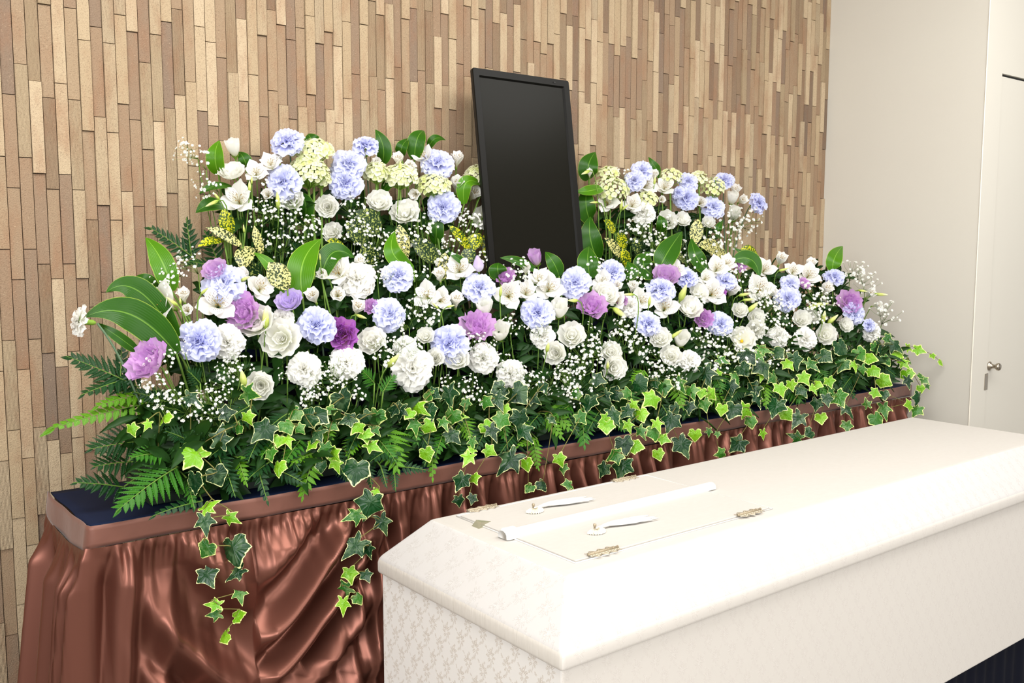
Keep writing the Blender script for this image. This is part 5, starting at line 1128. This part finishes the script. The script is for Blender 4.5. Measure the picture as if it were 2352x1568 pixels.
# ivy leaves: x, y, width, kind, tip direction (0 = down, 90 = right)
IVY = """509 999 58 d 165;440 1043 72 l 250;447 1109 56 d 0;501 1094 52 d 25;371 956 40 l 200;304 987 32 l 20;338 977 26 l 330;478 1158 46 l 140;473 1204 52 d 10;534 1191 38 l 60;473 1262 46 m 330;542 1265 74 d 20;479 1324 54 d 30
544 1320 46 d 320;551 1367 40 m 10;490 1389 38 l 270;492 1411 34 m 280;550 1414 36 l 110;512 1461 38 l 300;605 992 62 d 320;639 1013 32 l 340;659 982 40 m 20;628 1045 38 m 30;644 1076 40 l 10;662 1015 34 l 20;442 918 46 d 60;521 948 40 d 100
705 962 50 d 300;733 959 54 d 50;677 952 38 m 320;764 977 34 m 60;790 921 58 d 30;800 967 42 d 300;818 982 40 l 320;843 962 42 d 40;864 959 44 m 350;841 1003 38 l 10;858 1026 40 l 60;864 988 30 m 40;728 1003 48 d 330;718 1023 34 l 330
749 1033 38 m 10;772 1044 38 l 50;772 1069 38 l 20;818 1084 66 d 350;739 1072 30 d 0;848 1161 68 d 340;812 1188 48 m 300;880 1205 48 d 20;813 1259 62 d 320;851 1266 36 d 30;804 1320 40 l 10;841 1324 32 d 20;786 1355 46 m 290;822 1376 30 m 30
786 1391 40 l 350;866 1129 24 l 60;902 934 42 d 250;917 947 42 d 340;940 952 32 l 330;968 939 46 l 60;989 949 46 d 30;953 980 40 m 10;986 980 38 l 60;1037 911 56 d 20;1037 957 44 m 340;1063 957 26 l 80;1070 929 28 m 0;981 1044 38 l 20
1040 1003 44 d 40;1085 1018 28 m 0;1080 1036 26 l 300;1073 1056 40 l 330;1060 1107 48 d 340;1093 1100 30 l 30;1119 982 36 l 40;1131 995 42 d 20;1126 1036 34 l 60;1055 1151 30 d 10;1083 1146 28 d 340;1120 925 36 m 60
1145 924 48 d 20;1191 906 56 d 40;1230 914 42 d 60;1145 896 44 d 300;1150 967 46 m 340;1194 965 52 d 0;1207 995 50 d 40;1168 1062 66 d 320;1212 1067 34 l 20;1268 965 26 d 40;1357 929 48 d 0;1395 911 34 d 40;1375 873 38 d 70;1286 1056 34 l 20
1296 1077 26 m 10;1217 1123 28 m 330;1245 1115 32 d 30;1301 1115 30 m 280;1385 962 30 l 300;1393 982 40 l 0;1408 957 48 d 20;1439 947 36 d 320;1469 885 48 d 40;1492 919 48 l 310;1457 931 28 l 50;1474 954 36 l 20;1525 891 42 m 10
1510 977 32 l 20;1541 970 48 d 340;1444 980 30 l 20;1474 993 32 m 30;1502 995 40 m 10;1525 1010 32 l 60;1513 1044 30 l 20;1434 1023 46 d 10;1462 1028 38 l 70;1411 1046 42 m 290;1385 1079 38 d 330;1431 1077 56 d 350;1566 1026 56 d 20
1564 885 40 m 40;1584 936 32 d 0;1553 939 30 d 30;1597 1000 32 l 0;1625 865 52 d 20;1653 862 28 l 40;1610 903 28 l 350;1635 906 36 l 50;1620 931 34 m 20;1715 822 48 d 30;1709 850 38 d 40;1748 847 52 d 20;1750 865 28 l 340;1679 890 38 d 10
1682 944 46 d 340;1658 941 30 l 350;1720 944 44 l 60;1725 970 30 m 10;1779 873 40 m 20;1791 896 36 l 10;1728 893 42 d 300;1738 919 38 d 10;1784 939 52 d 350;1807 952 34 l 40;1830 967 48 d 330;1855 995 30 d 300;1827 1003 34 m 250
1756 804 38 m 70;1743 822 32 m 20;1786 814 38 d 40;1809 839 32 l 30;1824 829 44 d 10;1847 870 34 l 30;1819 885 28 l 20;1865 896 28 l 10;1878 885 24 l 60;1893 822 40 d 40;1932 804 54 d 20;1934 839 38 m 330;1960 842 28 l 0
1980 852 30 m 10;2006 855 34 l 30;1998 827 34 l 60;1975 814 38 m 30;1906 878 28 l 20;1863 842 38 m 30;1875 929 32 d 350;1898 919 32 d 10;1909 898 30 m 20;1929 916 44 m 30;1942 944 40 d 20;1886 962 30 l 10;1753 998 24 l 10
1692 1021 48 d 310;1653 1041 30 m 280;1628 993 20 m 0;1648 998 16 m 0;1944 980 30 m 0;2011 903 28 l 60;2013 965 40 m 20;1990 925 24 m 200;1335 960 34 m 40;1250 890 36 d 30;1320 905 30 m 300;980 905 32 m 260;760 945 30 m 320
580 905 56 m 80;570 960 34 l 20;545 985 30 m 320;690 985 28 m 40;1000 905 34 d 60;1020 975 34 m 20;1160 940 28 l 0;1410 905 38 d 300;1440 905 34 m 30;1500 880 30 d 300;1590 900 36 m 20;1660 830 30 m 60;1690 870 34 m 20;1840 900 34 d 20"""
items = []
for row in IVY.replace('\n', ';').split(';'):
    a = row.split(); items.append((float(a[0]), float(a[1]), float(a[2]), a[3], float(a[4])))
groups = {}
for it in items:
    x, y = it[0], it[1]
    if x < 400: g = -3
    elif x < 570 and y > 930: g = -2
    elif 775 < x < 895 and y > 1075: g = -1
    else: g = int((x + (y - (1075 - .14 * x)) * .12) // (50 if x > 900 else 58))
    groups.setdefault(g, []).append(it)
for g in sorted(groups):
    ls = sorted(groups[g], key=lambda l: l[1]) if g != -3 else sorted(groups[g], key=lambda l: -l[0])
    lb = {-2: 'longest hanging ivy vine, over the satin at the left front', -1: 'long hanging ivy vine beside the near corner of the coffin', -3: 'ivy shoot reaching left above the ferns at the table end'}.get(g)
    ivy_vine(ls, lb=lb)
ivy_vine([(2010, 800, 30, 'm', 20), (2023, 796, 42, 'd', 30), (2057, 796, 42, 'd', 50), (2062, 814, 30, 'l', 60), (2090, 799, 24, 'l', 70), (2110, 806, 30, 'l', 60), (2142, 819, 16, 'l', 20), (2161, 833, 18, 'l', 40)], lb='ivy shoot reaching farthest right over the end wall')
ivy_vine([(2035, 828, 30, 'm', 20), (2077, 837, 28, 'l', 40), (2090, 827, 24, 'm', 60), (2085, 862, 34, 'l', 20), (2085, 878, 30, 'd', 10), (2113, 865, 18, 'm', 30), (2123, 875, 22, 'm', 40), (2131, 888, 14, 'm', 30)], lb='ivy shoot curving down right beyond the end of the table')
ivy_vine([(2031, 875, 36, 'l', 60), (2031, 908, 26, 'd', 10), (2082, 931, 30, 'l', 280), (2031, 944, 38, 'm', 10)], lb="ivy vine hanging over the satin near the table's right end")
ivy_vine([(2041, 778, 26, 'm', 60), (2115, 893, 20, 'l', 10), (2108, 916, 36, 'd', 350), (2105, 944, 32, 'm', 330)], lb="ivy vine hanging just outside the table's right end")
# small leaves and stems massed behind the blooms: nobody could count them
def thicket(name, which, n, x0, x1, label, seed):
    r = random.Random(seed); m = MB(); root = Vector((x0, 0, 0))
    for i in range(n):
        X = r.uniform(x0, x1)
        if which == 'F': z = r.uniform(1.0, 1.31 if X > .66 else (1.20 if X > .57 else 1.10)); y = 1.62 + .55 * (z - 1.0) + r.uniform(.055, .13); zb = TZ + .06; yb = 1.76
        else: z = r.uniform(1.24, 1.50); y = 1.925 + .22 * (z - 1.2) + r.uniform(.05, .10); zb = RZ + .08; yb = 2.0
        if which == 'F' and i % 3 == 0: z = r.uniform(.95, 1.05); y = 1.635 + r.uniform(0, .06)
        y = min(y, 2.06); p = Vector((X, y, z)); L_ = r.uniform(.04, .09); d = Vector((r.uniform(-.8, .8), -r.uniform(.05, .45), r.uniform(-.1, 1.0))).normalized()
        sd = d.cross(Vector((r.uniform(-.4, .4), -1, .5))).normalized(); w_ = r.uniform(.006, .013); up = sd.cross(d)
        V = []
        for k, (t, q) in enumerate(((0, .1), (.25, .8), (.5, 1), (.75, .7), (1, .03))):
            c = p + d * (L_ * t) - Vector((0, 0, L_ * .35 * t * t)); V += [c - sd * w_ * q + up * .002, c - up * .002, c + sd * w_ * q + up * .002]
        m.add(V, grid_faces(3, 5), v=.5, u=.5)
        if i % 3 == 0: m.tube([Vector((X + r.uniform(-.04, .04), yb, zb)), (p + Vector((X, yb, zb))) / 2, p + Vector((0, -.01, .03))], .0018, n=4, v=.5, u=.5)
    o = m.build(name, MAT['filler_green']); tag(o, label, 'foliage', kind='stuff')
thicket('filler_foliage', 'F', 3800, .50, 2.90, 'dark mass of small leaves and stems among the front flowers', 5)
thicket('filler_foliage', 'R', 520, .80, 1.36, 'dark mass of small leaves in the rear flowers left of the monitor', 6)
thicket('filler_foliage', 'R', 420, 1.88, 2.40, 'dark mass of small leaves in the rear flowers right of the monitor', 7)
